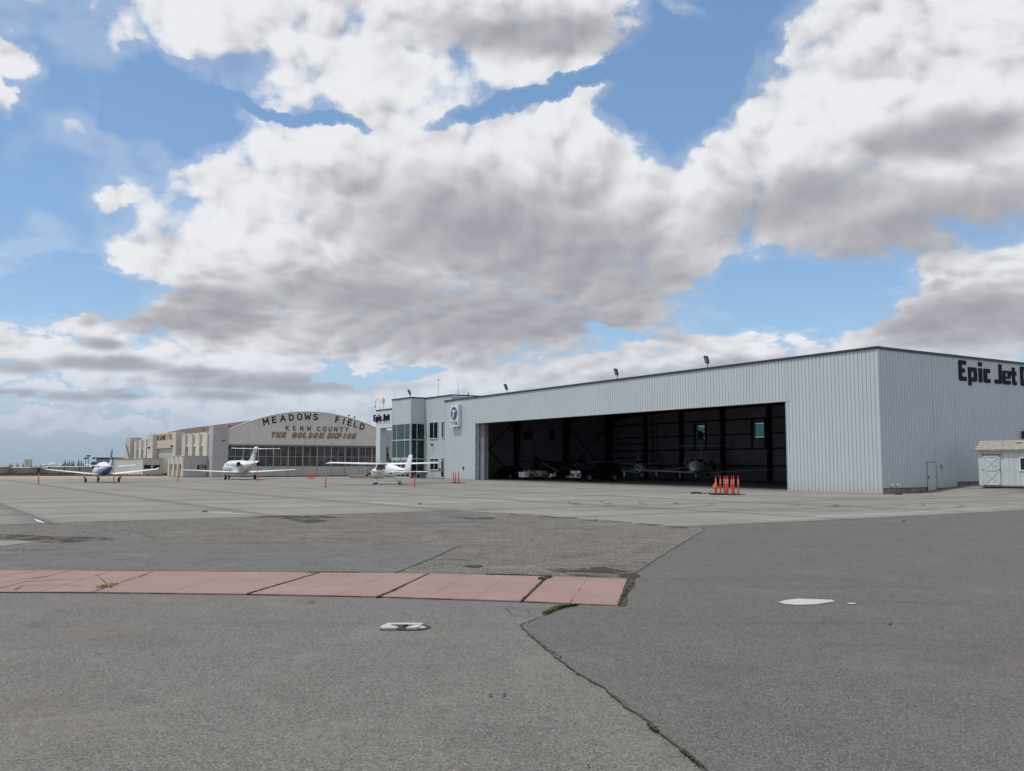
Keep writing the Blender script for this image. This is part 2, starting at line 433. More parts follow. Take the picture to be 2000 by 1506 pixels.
# ------------------------------------------------------------------ mesh helper
class MB:
    def __init__(s): s.v = []; s.f = []; s.mi = []; s.m = 0; s.sm = []; s.smooth = False
    def add(s, vs, fs):
        o = len(s.v); s.v += [tuple(q) for q in vs]
        for f in fs: s.f.append([i + o for i in f]); s.mi.append(s.m); s.sm.append(s.smooth)
        return s
    def box(s, x0, x1, y0, y1, z0, z1):
        if x0 > x1: x0, x1 = x1, x0
        if y0 > y1: y0, y1 = y1, y0
        if z0 > z1: z0, z1 = z1, z0
        return s.add([(x0, y0, z0), (x1, y0, z0), (x1, y1, z0), (x0, y1, z0), (x0, y0, z1), (x1, y0, z1), (x1, y1, z1), (x0, y1, z1)],
                     [(0, 3, 2, 1), (4, 5, 6, 7), (0, 1, 5, 4), (1, 2, 6, 5), (2, 3, 7, 6), (3, 0, 4, 7)])
    def prism(s, poly, h0, h1, ax='z'):
        """poly: 2d points, extruded along axis ax from h0 to h1"""
        n = len(poly)
        def P(a, b, h): return {'z': (a, b, h), 'x': (h, a, b), 'y': (a, h, b)}[ax]
        vs = [P(a, b, h0) for a, b in poly] + [P(a, b, h1) for a, b in poly]
        ar = sum(poly[i][0] * poly[(i + 1) % n][1] - poly[(i + 1) % n][0] * poly[i][1] for i in range(n))
        flip = (ar > 0) ^ (h1 < h0) ^ (ax == 'y')
        bot = list(range(n)); top = list(range(n, 2 * n)); sd = [(i, (i + 1) % n, n + (i + 1) % n, n + i) for i in range(n)]
        if flip: fs = [bot[::-1], top] + sd
        else: fs = [bot, top[::-1]] + [q[::-1] for q in sd]
        return s.add(vs, fs)
    def tube(s, p0, p1, r0, r1=None, n=8, cap=True):
        r1 = r0 if r1 is None else r1
        p0 = Vector(p0); p1 = Vector(p1); d = (p1 - p0)
        if d.length < 1e-9: return s
        d.normalize(); u = d.orthogonal().normalized(); w = d.cross(u)
        vs = []
        for p, r in ((p0, r0), (p1, r1)):
            for i in range(n):
                a = 2 * PI * i / n; vs.append(p + (u * math.cos(a) + w * math.sin(a)) * r)
        fs = [(i, (i + 1) % n, n + (i + 1) % n, n + i) for i in range(n)]
        if cap: fs += [list(range(n))[::-1], list(range(n, 2 * n))]
        return s.add(vs, fs)
    def path(s, pts, r, n=6):
        for a, b in zip(pts[:-1], pts[1:]): s.tube(a, b, r, r, n)
        return s
    def loft(s, rings, cap=True, closed=True):
        n = len(rings[0]); vs = [p for r in rings for p in r]; fs = []
        for k in range(len(rings) - 1):
            for i in range(n if closed else n - 1):
                j = (i + 1) % n
                fs.append((k * n + i, k * n + j, (k + 1) * n + j, (k + 1) * n + i))
        if cap: fs += [list(range(n))[::-1], [(len(rings) - 1) * n + i for i in range(n)]]
        return s.add(vs, fs)
    def ball(s, c, rx, ry, rz, n=10, m=6):
        rings = []
        for k in range(m + 1):
            a = -PI / 2 + PI * k / m
            rr_ = max(math.cos(a), .02)
            rings.append([(c[0] + rx * rr_ * math.cos(2 * PI * i / n), c[1] + ry * rr_ * math.sin(2 * PI * i / n), c[2] + rz * math.sin(a)) for i in range(n)])
        return s.loft(rings)
    def mesh(s, name):
        me = bpy.data.meshes.new(name); me.from_pydata(s.v, [], s.f)
        me.polygons.foreach_set('material_index', s.mi); me.polygons.foreach_set('use_smooth', s.sm)
        me.update(); return me
    def build(s, name, mats, parent=None, loc=None, rz=0):
        me = s.mesh(name)
        for m in (mats if isinstance(mats, (list, tuple)) else [mats]): me.materials.append(m)
        o = bpy.data.objects.new(name, me); COL.objects.link(o)
        if parent: o.parent = parent
        if loc is not None: o.location = loc
        if rz: o.rotation_euler[2] = rz
        return o
def recalc(o):
    import bmesh
    bm = bmesh.new(); bm.from_mesh(o.data); bmesh.ops.recalc_face_normals(bm, faces=bm.faces); bm.to_mesh(o.data); bm.free(); return o
def tag(o, label=None, cat=None, group=None, kind=None):
    if label: o['label'] = label
    if cat: o['category'] = cat
    if group: o['group'] = group
    if kind: o['kind'] = kind
    return o
def empty(name, loc, rz=0, label=None, cat=None, group=None):
    o = bpy.data.objects.new(name, None); COL.objects.link(o); o.location = loc; o.rotation_euler[2] = rz
    o.empty_display_size = .3
    return tag(o, label, cat, group)
def kids(o): return [c for c in bpy.data.objects if c.parent == o]
def copy_tree(o, parent=None):
    c = o.copy(); COL.objects.link(c); c.parent = parent
    for ch in kids(o): copy_tree(ch, c)
    return c

# ------------------------------------------------------------------ frame of the airfield: D runs along b, s along a
AV = Vector((-.5492, .8357)); BV = Vector((.8356, .5493)); C0 = Vector((23.55, 59.98)); M0 = Vector((-46.1, 144.64))
RZ = math.atan2(.5493, .8356)
def ss(x, a, b):
    t = max(0, min(1, (x - a) / (b - a))); return t * t * (3 - 2 * t)
def Ls(x, y, O=C0):
    r = Vector((x, y)) - O; return r.dot(BV), r.dot(AV)
def W(D, s, O=C0): 
    p = O + BV * D + AV * s; return p.x, p.y
def gzl(D, s):
    z = .0048 * max(0, min(s, 57)) * ss(D, -20, -1) * (1 - ss(s, 76, 92)) * (1 - ss(D, 26, 60))
    z += .42 * ss(D, 2.5, 9.5) * ss(s, -10, -3.2) * (1 - ss(s, 1, 8))
    return z
def gz(x, y): return gzl(*Ls(x, y))
def far_z(x, y):
    D, s = Ls(x, y)
    return -3.4 * ss(s, 150, 430)
def GP(px, py, z=0):
    x, y, w = pdir(px, py); t = (z - EYE) / w; return x * t, y * t
def GZ(px, py):
    x, y = GP(px, py)
    for _ in range(6): z = gz(x, y); x, y = GP(px, py, z)
    return x, y, gz(x, y)

# ------------------------------------------------------------------ ground
g = MB()
xs = [-6000, -3000, -1500, -900] + [x for x in range(-600, 601, 25)] + [900, 1500, 3000, 6000]
ys = [-300, -100] + [y for y in range(-50, 651, 25)] + [900, 1500, 3000, 9000]
for y in ys:
    for x in xs: g.v.append((x, y, -.06 + far_z(x, y)))
nx = len(xs)
for j in range(len(ys) - 1):
    for i in range(nx - 1):
        g.f.append([j * nx + i, j * nx + i + 1, (j + 1) * nx + i + 1, (j + 1) * nx + i]); g.mi.append(0); g.sm.append(False)
ground = tag(g.build('ground', M_dirt), kind='structure')

def flat(name, pts, z, mat, parent=None, kind='structure', thick=.02):
    """a thin paved sheet with real edges; pts are world xy"""
    b = MB(); b.prism([tuple(p) for p in pts], z - thick, z)
    o = b.build(name, mat, parent)
    if kind and not parent: o['kind'] = kind
    return o
def rough_edge(pts, amp, step=.25, seed=0):
    out_ = []
    n = len(pts)
    for i in range(n):
        a = Vector(pts[i]); b = Vector(pts[(i + 1) % n]); L = (b - a).length; k = max(1, int(L / step))
        nrm = Vector(((b - a).y, -(b - a).x)); nrm = nrm.normalized() if nrm.length else nrm
        for j in range(k):
            p = a.lerp(b, j / k)
            q = mnoise.noise(Vector((p.x * 2.3 + seed, p.y * 2.3, seed))) + .5 * mnoise.noise(Vector((p.x * 9 + seed, p.y * 9, seed)))
            out_.append(tuple(p + nrm * q * amp))
    return out_
def PX(*l): return [GP(*p) for p in l]
# old asphalt, the broad sheet under everything near
flat('asphalt', [W(-140, -120), W(90, -120), W(90, -12), W(-30, -12), W(-30, -2), W(-140, -2)], -.004, M_old, thick=.04)
# darker, newer asphalt on the right, with its broken edge along the crack
crack = [(1120, 1183), (1062, 1204), (1015, 1222), (1040, 1246), (1085, 1284), (1128, 1316), (1180, 1345), (1222, 1382), (1262, 1408), (1305, 1446), (1345, 1476), (1380, 1506)]
cr = PX(*crack)
tailx = [(1.9, 2.5), (3.0, -6)]
right_poly = [GP(1378, 1035), GP(1330, 1062), GP(1285, 1090), GP(1235, 1120), GP(1231, 1150), GP(1209, 1184)] + cr + tailx + [W(-60, -115), W(90, -115), W(90, -16.6), W(-32.4, -16.6)]
flat('asphalt_resurfaced', right_poly, .006, M_new)
# coarse ravelled asphalt between apron and red strip
coarse_poly = [W(-78, -4.2), W(-33.4, -4.2), W(-33.4, -16.6), GP(1378, 1035), GP(1330, 1062), GP(1285, 1090), GP(1240, 1120), GP(1232, 1134), GP(900, 1125), GP(300, 1117), GP(-400, 1112), GP(-1500, 1112)]
flat('asphalt_ravelled', coarse_poly, .004, M_coarse)
sealed = rough_edge(PX((-600, 1082), (-40, 1092), (100, 1066), (240, 1056), (420, 1062), (640, 1068), (905, 1064), (842, 1092), (772, 1119), (300, 1115.5), (-600, 1112)), .10, .4, 3)
flat('asphalt_sealed_patch', sealed, .009, M_smooth, thick=.008)
flat('asphalt_sealed_patch', rough_edge(PX((735, 1018), (860, 1009), (985, 1014), (960, 1020), (820, 1022)), .06, .3, 8), .0095, M_smooth, thick=.008)
flat('concrete_patch', PX((-300, 1050), (0, 1057), (78, 1058), (0, 1068), (-300, 1090)), .014, M_conc)

# apron of cast slabs
slab_cells = []
JD, JS = 7.5, 6.1
def cellrange(D0, D1, s0, s1):
    nD = max(1, round((D1 - D0) / JD)); nS = max(1, round((s1 - s0) / JS))
    for i in range(nD):
        for j in range(nS):
            slab_cells.append((D0 + (D1 - D0) * i / nD, D0 + (D1 - D0) * (i + 1) / nD, s0 + (s1 - s0) * j / nS, s0 + (s1 - s0) * (j + 1) / nS))
cellrange(-78, -33.4, -4.1, 98)
cellrange(-33.4, 0, -16.5, 98)
cellrange(0, 52, -16.5, 0)
cellrange(0, 15, 75, 98)
base = MB()
for (a, b_, c, d) in slab_cells:
    NB = 7 if a >= -33.5 and a < 20 else 1
    for i in range(NB):
        for j in range(NB):
            q = [(a + (b_ - a) * (i + u) / NB, c + (d - c) * (j + v) / NB) for u, v in ((0, 0), (1, 0), (1, 1), (0, 1))]
            base.add([(x_, y_, gzl(x_, y_) - .008) for x_, y_ in q], [(0, 1, 2, 3)])
apron = base.build('apron', M_joint, None, (C0.x, C0.y, -.001), RZ); apron['kind'] = 'structure'
for (a, b_, c, d) in slab_cells:
    m = MB(); g_ = .010; N = 7
    bumpy = .002 * random.random()
    P_ = [[(a + g_ + (b_ - a - 2 * g_) * i / N, c + g_ + (d - c - 2 * g_) * j / N) for i in range(N + 1)] for j in range(N + 1)]
    for row in P_:
        for q in row: m.v.append((q[0], q[1], gzl(*q) + .006 + bumpy))
    for j in range(N):
        for i in range(N):
            k = j * (N + 1) + i; m.f.append([k, k + 1, k + N + 2, k + N + 1]); m.mi.append(0); m.sm.append(True)
    # skirts
    per = [(i, 0) for i in range(N + 1)] + [(N, j) for j in range(1, N + 1)] + [(i, N) for i in range(N - 1, -1, -1)] + [(0, j) for j in range(N - 1, 0, -1)]
    ids = [j * (N + 1) + i for i, j in per]; o0 = len(m.v)
    for k in ids: v = m.v[k]; m.v.append((v[0], v[1], v[2] - .03))
    n = len(ids)
    for i in range(n): m.f.append([ids[i], o0 + i, o0 + (i + 1) % n, ids[(i + 1) % n]]); m.mi.append(0); m.sm.append(False)
    m.build('concrete_slab', M_conc, apron)

# red painted walk in slabs
walk_top = [(-260, 1112), (300, 1117.5), (625, 1120), (838, 1122), (1070, 1127.5), (1228, 1133)]
walk_bot = [(-560, 1156), (180, 1158.5), (485, 1162), (742, 1167), (1020, 1176), (1209, 1184.5)]
tops = [Vector(GP(*p)) for p in walk_top]; bots = [Vector(GP(*p)) for p in walk_bot]
wk = MB(); wk.prism([tuple(p) for p in tops] + [tuple(p) for p in bots[::-1]], -.01, .008)
walk = wk.build('red_walk', M_soil); walk['kind'] = 'structure'
def shrink(poly, d):
    c = sum((Vector(p) for p in poly), Vector((0, 0))) / len(poly)
    return [tuple(Vector(p) + (c - Vector(p)).normalized() * d) for p in poly]
scored = {1: 2, 2: 3, 3: 3, 4: 2}
for i in range(5):
    n = scored.get(i, 1)
    gap = .028
    tA, tB, bA, bB = tops[i], tops[i + 1], bots[i], bots[i + 1]
    if i == 0:      # shattered slab: irregular pieces
        cut = [0, .30, .46, .60, .72, .86, 1]
        for k in range(6):
            f0, f1 = cut[k], cut[k + 1]
            ta, tb = tA.lerp(tB, f0), tA.lerp(tB, f1); ba, bb = bA.lerp(bB, f0), bA.lerp(bB, f1)
            j1 = .25 + .5 * random.random(); j2 = .25 + .5 * random.random()
            ma, mb_ = ta.lerp(ba, j1), tb.lerp(bb, j2)
            for quad in ([ta, tb, mb_, ma], [ma, mb_, bb, ba]):
                pz = .014 + .005 * random.random()
                pl = rough_edge(shrink([tuple(q) for q in quad], .022), .014, .12, k * 3.1)
                mb = MB(); mb.prism(pl, 0, pz); mb.build('broken_slab_piece', M_redconc, walk)
        continue
    for k in range(n):
        f0, f1 = k / n, (k + 1) / n
        e0 = gap if k == 0 else .0025; e1 = gap if k == n - 1 else .0025
        d = (tB - tA).normalized()
        q = [tA.lerp(tB, f0) + d * e0, tA.lerp(tB, f1) - d * e1, bA.lerp(bB, f1) - d * e1, bA.lerp(bB, f0) + d * e0]
        mb = MB(); mb.prism(rough_edge([tuple(p) for p in q], .012 if (i == 4 and k == n - 1) else .004, .1, i * 5 + k), 0, .017 + .0015 * random.random())
        mb.build('walk_slab', M_redconc, walk)

# crack lines, soil and weeds
def ribbon(name, pts, w, z, mat, amp=.3, step=.06, kind='structure', seed=0):
    """jagged strip following world points"""
    L, Rr = [], []
    pl = []
    for a, b in zip(pts[:-1], pts[1:]):
        a = Vector(a); b = Vector(b); k = max(1, int((b - a).length / step))
        pl += [a.lerp(b, i / k) for i in range(k)]
    pl.append(Vector(pts[-1]))
    for i, p in enumerate(pl):
        d = pl[min(i + 1, len(pl) - 1)] - pl[max(i - 1, 0)]
        nrm = Vector((-d.y, d.x)).normalized()
        ww = w * (.55 + .9 * abs(mnoise.noise(Vector((p.x * 5 + seed, p.y * 5, 1)))))
        off = nrm * mnoise.noise(Vector((p.x * 7, p.y * 7, seed + 4))) * w * amp
        if i in (0, len(pl) - 1): ww *= .15
        L.append(p + off + nrm * ww); Rr.append(p + off - nrm * ww)
    m = MB(); n = len(pl)
    zz_ = lambda p: z + gz(p.x, p.y)
    m.add([(p.x, p.y, zz_(p)) for p in L] + [(p.x, p.y, zz_(p)) for p in Rr], [(n + i, n + i + 1, i + 1, i) for i in range(n - 1)])
    o = m.build(name, mat)
    if kind: o['kind'] = kind
    return o
ribbon('pavement_crack', cr[2:] + [(1.9, 2.5)], .010, .010, M_soil, 1.6, .03)
ribbon('pavement_crack', cr[:3], .012, .010, M_soil, 1.0, .04, seed=2)
for i, l in enumerate([[(985, 1186), (1000, 1200), (1030, 1206), (1058, 1205)], [(1030, 1190), (1035, 1204)], [(1000, 1187), (995, 1180)], [(1060, 1188), (1020, 1193), (1000, 1190)],
                       [(1190, 1356), (1210, 1366), (1228, 1380)]]):
    ribbon('pavement_crack', PX(*l), .006, .0085, M_soil, 1.0, .04, seed=i + 9)
ribbon('pavement_crack', PX((1378, 1035), (1330, 1063), (1285, 1091), (1240, 1121)), .022, .011, M_soil, 1.0, .08, seed=21)
ribbon('pavement_crack', PX((772, 1120), (842, 1092), (900, 1066)), .02, .012, M_soil, 1.0, .08, seed=22)
ribbon('pavement_crack', PX((0, 1077), (60, 1074), (180, 1073)), .02, .012, M_soil, 1.0, .1, seed=24)
for i, l in enumerate([[(0, 1126), (30, 1122), (92, 1118)], [(0, 1141), (60, 1133), (85, 1128)], [(28, 1155), (45, 1146), (120, 1145), (165, 1147)], [(80, 1136), (140, 1129), (150, 1129)]]):
    ribbon('pavement_crack', PX(*l), .010, .0235, M_soil, 1.2, .05, seed=i + 31)
# tar and stains
def stain(name, px, z, mat, amp=.08, seed=1, lift=False):
    pts = rough_edge(PX(*px), amp, .15, seed)
    m = MB()
    m.add([(p[0], p[1], z + gz(*p)) for p in pts], [list(range(len(pts)))])
    o = m.build(name, mat); o['kind'] = 'structure'
    return o
stain('oil_stain', [(480, 1010), (560, 1007), (640, 1008), (672, 1011), (620, 1014), (655, 1020), (590, 1022), (560, 1014)], .0105, M_stain, .10, 2)
stain('oil_stain', [(860, 1009), (960, 1011), (985, 1015), (920, 1015)], .0115, M_stain, .06, 4)
stain('oil_stain', [(930, 1001), (1010, 1003), (1100, 1010), (1350, 1030), (1330, 1032), (1080, 1012), (980, 1005)], .0115, M_stain, .06, 5)
stain('oil_stain', [(0, 1044), (180, 1049), (230, 1052), (120, 1062), (0, 1052)], .0115, M_stain, .12, 6)
stain('oil_stain', [(1060, 1112), (1180, 1108), (1250, 1122), (1235, 1131), (1120, 1126)], .0122, M_stain, .08, 7)
stain('dark_patch', [(905, 1107), (920, 1104.5), (940, 1105), (944, 1108), (925, 1110)], .0125, M_oil, .02, 8)
stain('dark_patch', [(596, 1176), (612, 1175), (616, 1177.5), (600, 1179)], .0125, M_stain, .01, 9)
stain('dark_patch', [(280, 1047), (300, 1046), (314, 1048), (296, 1050)], .0125, M_stain, .02, 10)
stain('tar_lump', [(1208, 1124), (1222, 1121), (1246, 1123), (1252, 1127), (1238, 1132), (1228, 1134)], .013, M_oil, .05, 11)
stain('broken_edge_soil', [(1228, 1133), (1240, 1132), (1238, 1148), (1225, 1160), (1222, 1184), (1210, 1186), (1214, 1168)], .0135, M_soil, .035, 12)
stain('paint_spill', [(1520, 1178), (1536, 1173.5), (1560, 1171), (1598, 1172.5), (1626, 1173.5), (1632, 1176.5), (1612, 1179.5), (1592, 1182.5), (1556, 1183.5), (1532, 1181.5)], .014, M_spill, .012, 13)
stain('paint_spill', [(1652, 1180.6), (1660, 1179), (1671, 1179.6), (1672, 1181), (1660, 1182)], .014, M_spill, .006, 14)
for i, (x, y) in enumerate([(957, 1360), (984, 1359), (1738, 1220), (1148, 1498), (1765, 1018)]):
    stain('dark_speck', [(x - 4, y + 1), (x, y - 2), (x + 5, y - 1), (x + 2, y + 2)], .0125, M_black, .004, 20 + i)

# painted lines on apron
def pline(p0, p1, w, mat=M_line, z=.0125):
    ribbon('painted_line', [GZ(*p0)[:2], GZ(*p1)[:2]], w, z, mat, .05, 1.0)
for a, b, w in [((66, 1014), (86, 1023), .06), ((388, 999.5), (520, 1006.5), .05), ((471, 989.5), (640, 984.5), .06), ((500, 992.5), (661, 986), .06),
                ((620, 984), (661, 986.5), .05), ((712, 980.5), (840, 989), .06), ((812, 977), (920, 984.5), .06), ((900, 974), (1014, 982), .06), ((986, 971), (1080, 977.5), .06),
                ((1085, 971), (1190, 977), .06), ((1160, 969), (1270, 975), .06), ((471, 989.5), (500, 992.5), .05), ((1190, 966), (1340, 974), .05)]:
    pline(a, b, w * 1.35)
pline((1480, 1017), (2000, 989), .06); pline((590, 984.5), (650, 996), .05, M_yline); pline((560, 986), (640, 990), .04, M_yline)
def arc_marks(cx, cy, rx, ry, a0, a1, w, rot=0):
    pts = []
    for i in range(29):
        t = a0 + (a1 - a0) * i / 28; pts.append((cx + rx * math.cos(t), cy + ry * math.sin(t)))
    c, s_ = math.cos(rot), math.sin(rot)
    ribbon('tyre_mark', [(cx + (p[0] - cx) * c - (p[1] - cy) * s_, cy + (p[0] - cx) * s_ + (p[1] - cy) * c) for p in pts], w, .0135, M_tyre, .3, .4)
tc_ = [(11, 44, 6.5, 6.5), (13, 45, 5.2, 5.2), (12, 46.5, 7.6, 7.6), (20, 47, 6, 6), (8.5, 45, 5.0, 5.0), (2, 46, 6, 6)]
for i, (cx, cy, rx, ry) in enumerate(tc_):
    arc_marks(cx, cy, rx, ry, 2.2 + i * .3, 5.6 + i * .35, .11); arc_marks(cx, cy, rx + 1.6, ry + 1.6, 2.4 + i * .3, 5.4 + i * .3, .15)
for px in [[(700, 972), (1100, 962), (1500, 964)], [(300, 966), (700, 958), (1000, 950)], [(900, 996), (1300, 984), (1900, 972)], [(100, 985), (500, 975), (800, 962)], [(1300, 994), (1650, 976), (1900, 972)]]:
    ribbon('tyre_mark', PX(*px), .12, .0135, M_tyre, .3, .8)

# weeds: many small blades
def weeds(name, px_or_pts, n, spread, h, mat, world_pts=False, z0=.01):
    pts = [Vector(p) for p in (px_or_pts if world_pts else PX(*px_or_pts))]
    m = MB(); segs = list(zip(pts[:-1], pts[1:])) or [(pts[0], pts[0])]
    for _ in range(n):
        a, b = random.choice(segs); t = random.random(); p = a.lerp(b, t)
        p = p + Vector((random.gauss(0, spread), random.gauss(0, spread)))
        an = random.random() * 2 * PI; l = h * (.4 + random.random()); w = .006 + .006 * random.random()
        le = Vector((math.cos(an), math.sin(an))) * l * (.3 + .9 * random.random())
        sx, sy = -math.sin(an) * w, math.cos(an) * w
        m.add([(p.x - sx, p.y - sy, z0 - .006), (p.x + sx, p.y + sy, z0 - .006), (p.x + sx * .8 + le.x * .6, p.y + sy * .8 + le.y * .6, z0 + l * .55), (p.x - sx * .8 + le.x * .6, p.y - sy * .8 + le.y * .6, z0 + l * .55), (p.x + le.x, p.y + le.y, z0 + l * .6)],
              [(0, 1, 2, 3), (3, 2, 4)])
    o = m.build(name, mat); o['kind'] = 'stuff'
    return o
weeds('weeds', [(1064, 1200), (1090, 1188), (1124, 1184)], 1500, .016, .035, M_grass)
weeds('weeds', [(1018, 1177), (1045, 1150), (1070, 1128)], 350, .010, .022, M_grass)
weeds('weeds', [(1058, 1134), (1072, 1128)], 500, .03, .05, M_grass)
weeds('weeds', [(737, 1168), (760, 1160), (790, 1146)], 600, .014, .022, M_grass)
weeds('weeds', [(484, 1162), (530, 1148), (625, 1120)], 600, .012, .022, M_grass)
weeds('weeds', [(600, 1121), (640, 1119), (700, 1120)], 350, .02, .025, M_grass)
weeds('weeds', [(200, 1150), (222, 1143)], 350, .05, .05, M_drygrass)
weeds('weeds', [(180, 1158), (290, 1124)], 160, .02, .03, M_drygrass)
weeds('weeds', [(950, 1123), (1010, 1124), (1060, 1126)], 400, .015, .02, M_grass)
weeds('weeds', [(1209, 1184), (1222, 1160), (1236, 1138)], 500, .014, .025, M_grass)
weeds('weeds', [(1268, 1418), (1282, 1430)], 160, .008, .018, M_grass)
weeds('weeds', [(1330, 1466), (1370, 1500)], 220, .006, .010, M_grass)
weeds('weeds', [(1030, 1240), (1100, 1290)], 60, .006, .012, M_grass)

# ------------------------------------------------------------------ tie-down pad, broken concrete
pc = Vector(GP(789, 1226)); pad = empty('tie_down_pad', (pc.x, pc.y, .006), R(-2), 'broken white concrete tie-down block with dark hole set in the asphalt', 'tie-down')
hw, hd = .245, .17
def padpiece(pts, seed, h=.022):
    m = MB(); pl = rough_edge(pts, .014, .02, seed)
    top = shrink(pl, .012); n = len(pl)
    m.add([(p[0], p[1], -.004) for p in pl] + [(p[0], p[1], h * .8) for p in pl] + [(p[0], p[1], h) for p in top],
          [(i, (i + 1) % n, n + (i + 1) % n, n + i) for i in range(n)] + [(n + i, n + (i + 1) % n, 2 * n + (i + 1) % n, 2 * n + i) for i in range(n)] + [list(range(2 * n, 3 * n))])
    return recalc(m.build('concrete_piece', M_spill, pad))
padpiece([(-hw + .03, -hd), (-.07, -hd + .01), (-.04, -.13), (-.09, -.07), (-.15, .0), (-.13, .07), (-hw + .05, hd), (-hw, .05), (-hw - .01, -.08)], 1, .026)
padpiece([(-hw + .07, hd + .005), (-.12, .105), (.02, .11), (.13, .10), (.19, .08), (hw - .05, .09), (hw - .04, hd), (.05, hd + .015)], 2, .020)
padpiece([(.05, -hd), (hw - .08, -hd * .85), (hw - .05, -.02), (.19, .035), (.14, .01), (.08, -.07)], 3, .028)
padpiece([(hw - .06, -hd * .6), (hw + .01, -.08), (hw - .02, .02), (hw - .045, -.0)], 4, .014)
m = MB(); m.prism(rough_edge([(-.14, -.15), (.10, -.15), (.18, .08), (-.14, .10)], .01, .04, 5), -.004, .006); m.build('dark_hole', M_oil, pad)
m = MB(); m.tube((0, 0, .004), (0, 0, .022), .014, .014, 8); m.tube((.0, .0, .018), (.04, .03, .02), .008, .008, 6); m.build('anchor_eye', M_steel, pad)
m = MB(); m.prism(rough_edge([(-hw - .01, -hd - .008), (hw - .05, -hd - .006), (hw + .025, -.09), (hw + .05, .04), (hw - .02, hd + .01), (-hw + .03, hd + .012), (-hw - .015, .04)], .012, .03, 6), -.004, .0005); m.build('soil_rim', M_soil, pad)
#PART2
# ------------------------------------------------------------------ helpers for buildings
def ribs_x(m, y, x0, x1, z0f, z1f, out_, step=.305, gw=.055, gd=.045):
    """panel wall in plane y=const running along x; out_ = -1 or +1 outward direction on y"""
    pts = []; x = x0
    while x < x1 - 1e-6:
        xe = min(x + step, x1)
        pts += [(x, 0), (max(x, xe - gw), 0), (max(x, xe - gw * .7), -gd), (xe - gw * .3 if xe - gw * .3 > x else xe, -gd)]
        x = xe
    pts.append((x1, 0)); n = len(pts)
    vs = [(p, y + out_ * d, z0f(p)) for p, d in pts] + [(p, y + out_ * d, z1f(p)) for p, d in pts]
    fs = [(i, i + 1, n + i + 1, n + i) for i in range(n - 1)]
    if out_ > 0: fs = [f[::-1] for f in fs]
    m.add(vs, fs)
def ribs_y(m, x, y0, y1, z0f, z1f, out_, step=.305, gw=.055, gd=.045):
    k = MB(); ribs_x(k, 0, y0, y1, z0f, z1f, 1, step, gw, gd)
    vs = [(x + out_ * b, a, c) for a, b, c in k.v]
    fs = k.f if out_ < 0 else [f[::-1] for f in k.f]
    m.add(vs, [f[::-1] for f in fs])
def const(v): return lambda p: v
GL = {  # squarish capitals and lower case on a cell grid; 1..4 are cells with a clipped corner (TL TR BL BR)
 'E': ['11112', '#####', '##...', '##...', '####.', '####.', '##...', '##...', '#####', '3####', '.....', '.....'],
 'p': ['......', '......', '......', '#####2', '######', '##..##', '##..##', '##..##', '######', '#####4', '##....', '##....'],
 'i': ['##', '##', '..', '##', '##', '##', '##', '##', '##', '##', '..', '..'],
 'c': ['....', '....', '....', '1###', '####', '##..', '##..', '##..', '####', '3###', '....', '....'],
 'J': ['...##', '...##', '...##', '...##', '...##', '...##', '...##', '...##', '#####', '####4', '.....', '.....'],
 'e': ['......', '......', '......', '1####2', '##..##', '##..##', '######', '##....', '######', '3####4', '......', '......'],
 't': ['....', '.##.', '.##.', '####', '####', '.##.', '.##.', '.##.', '.###', '.3##', '....', '....'],
 'C': ['1####', '#####', '##...', '##...', '##...', '##...', '##...', '##...', '#####', '3####', '.....', '.....'],
 'n': ['......', '......', '......', '#####2', '######', '##..##', '##..##', '##..##', '##..##', '##..##', '......', '......'],
 'r': ['....', '....', '....', '####', '####', '##..', '##..', '##..', '##..', '##..', '....', '....']}
GL['E'][0] = '1####'
def glyph(ch, w, h, depth):
    """mesh in x (right) / z (up); faces -y; extruded to y=-depth. h is cap height (10 rows)"""
    m = MB(); g_ = GL[ch]; cw = w; chh = h / 10
    for r_, row in enumerate(g_):
        for c_, q in enumerate(row):
            if q == '.': continue
            x0, x1 = c_ * cw, (c_ + 1) * cw; z1 = h - r_ * chh; z0 = z1 - chh
            P4 = [(x0, z0), (x1, z0), (x1, z1), (x0, z1)]; k = .55
            if q == '1': P4 = [(x0, z0), (x1, z0), (x1, z1), (x0 + cw * k, z1), (x0, z1 - chh * k)]
            if q == '2': P4 = [(x0, z0), (x1, z0), (x1, z1 - chh * k), (x1 - cw * k, z1), (x0, z1)]
            if q == '3': P4 = [(x0 + cw * k, z0), (x1, z0), (x1, z1), (x0, z1), (x0, z0 + chh * k)]
            if q == '4': P4 = [(x0, z0), (x1 - cw * k, z0), (x1, z0 + chh * k), (x1, z1), (x0, z1)]
            m.prism(P4, -depth, 0, 'y')
    return m, len(g_[0]) * cw
def textmesh(body, size, ext, offset=0.0, shear=0.0):
    cu = bpy.data.curves.new('t', 'FONT'); cu.body = body; cu.size = size; cu.extrude = ext; cu.offset = offset; cu.shear = shear; cu.resolution_u = 3
    cu.align_x = 'CENTER'
    o = bpy.data.objects.new('t', cu); COL.objects.link(o)
    me = bpy.data.meshes.new_from_object(o.evaluated_get(bpy.context.evaluated_depsgraph_get()))
    bpy.data.objects.remove(o); bpy.data.curves.remove(cu)
    return me
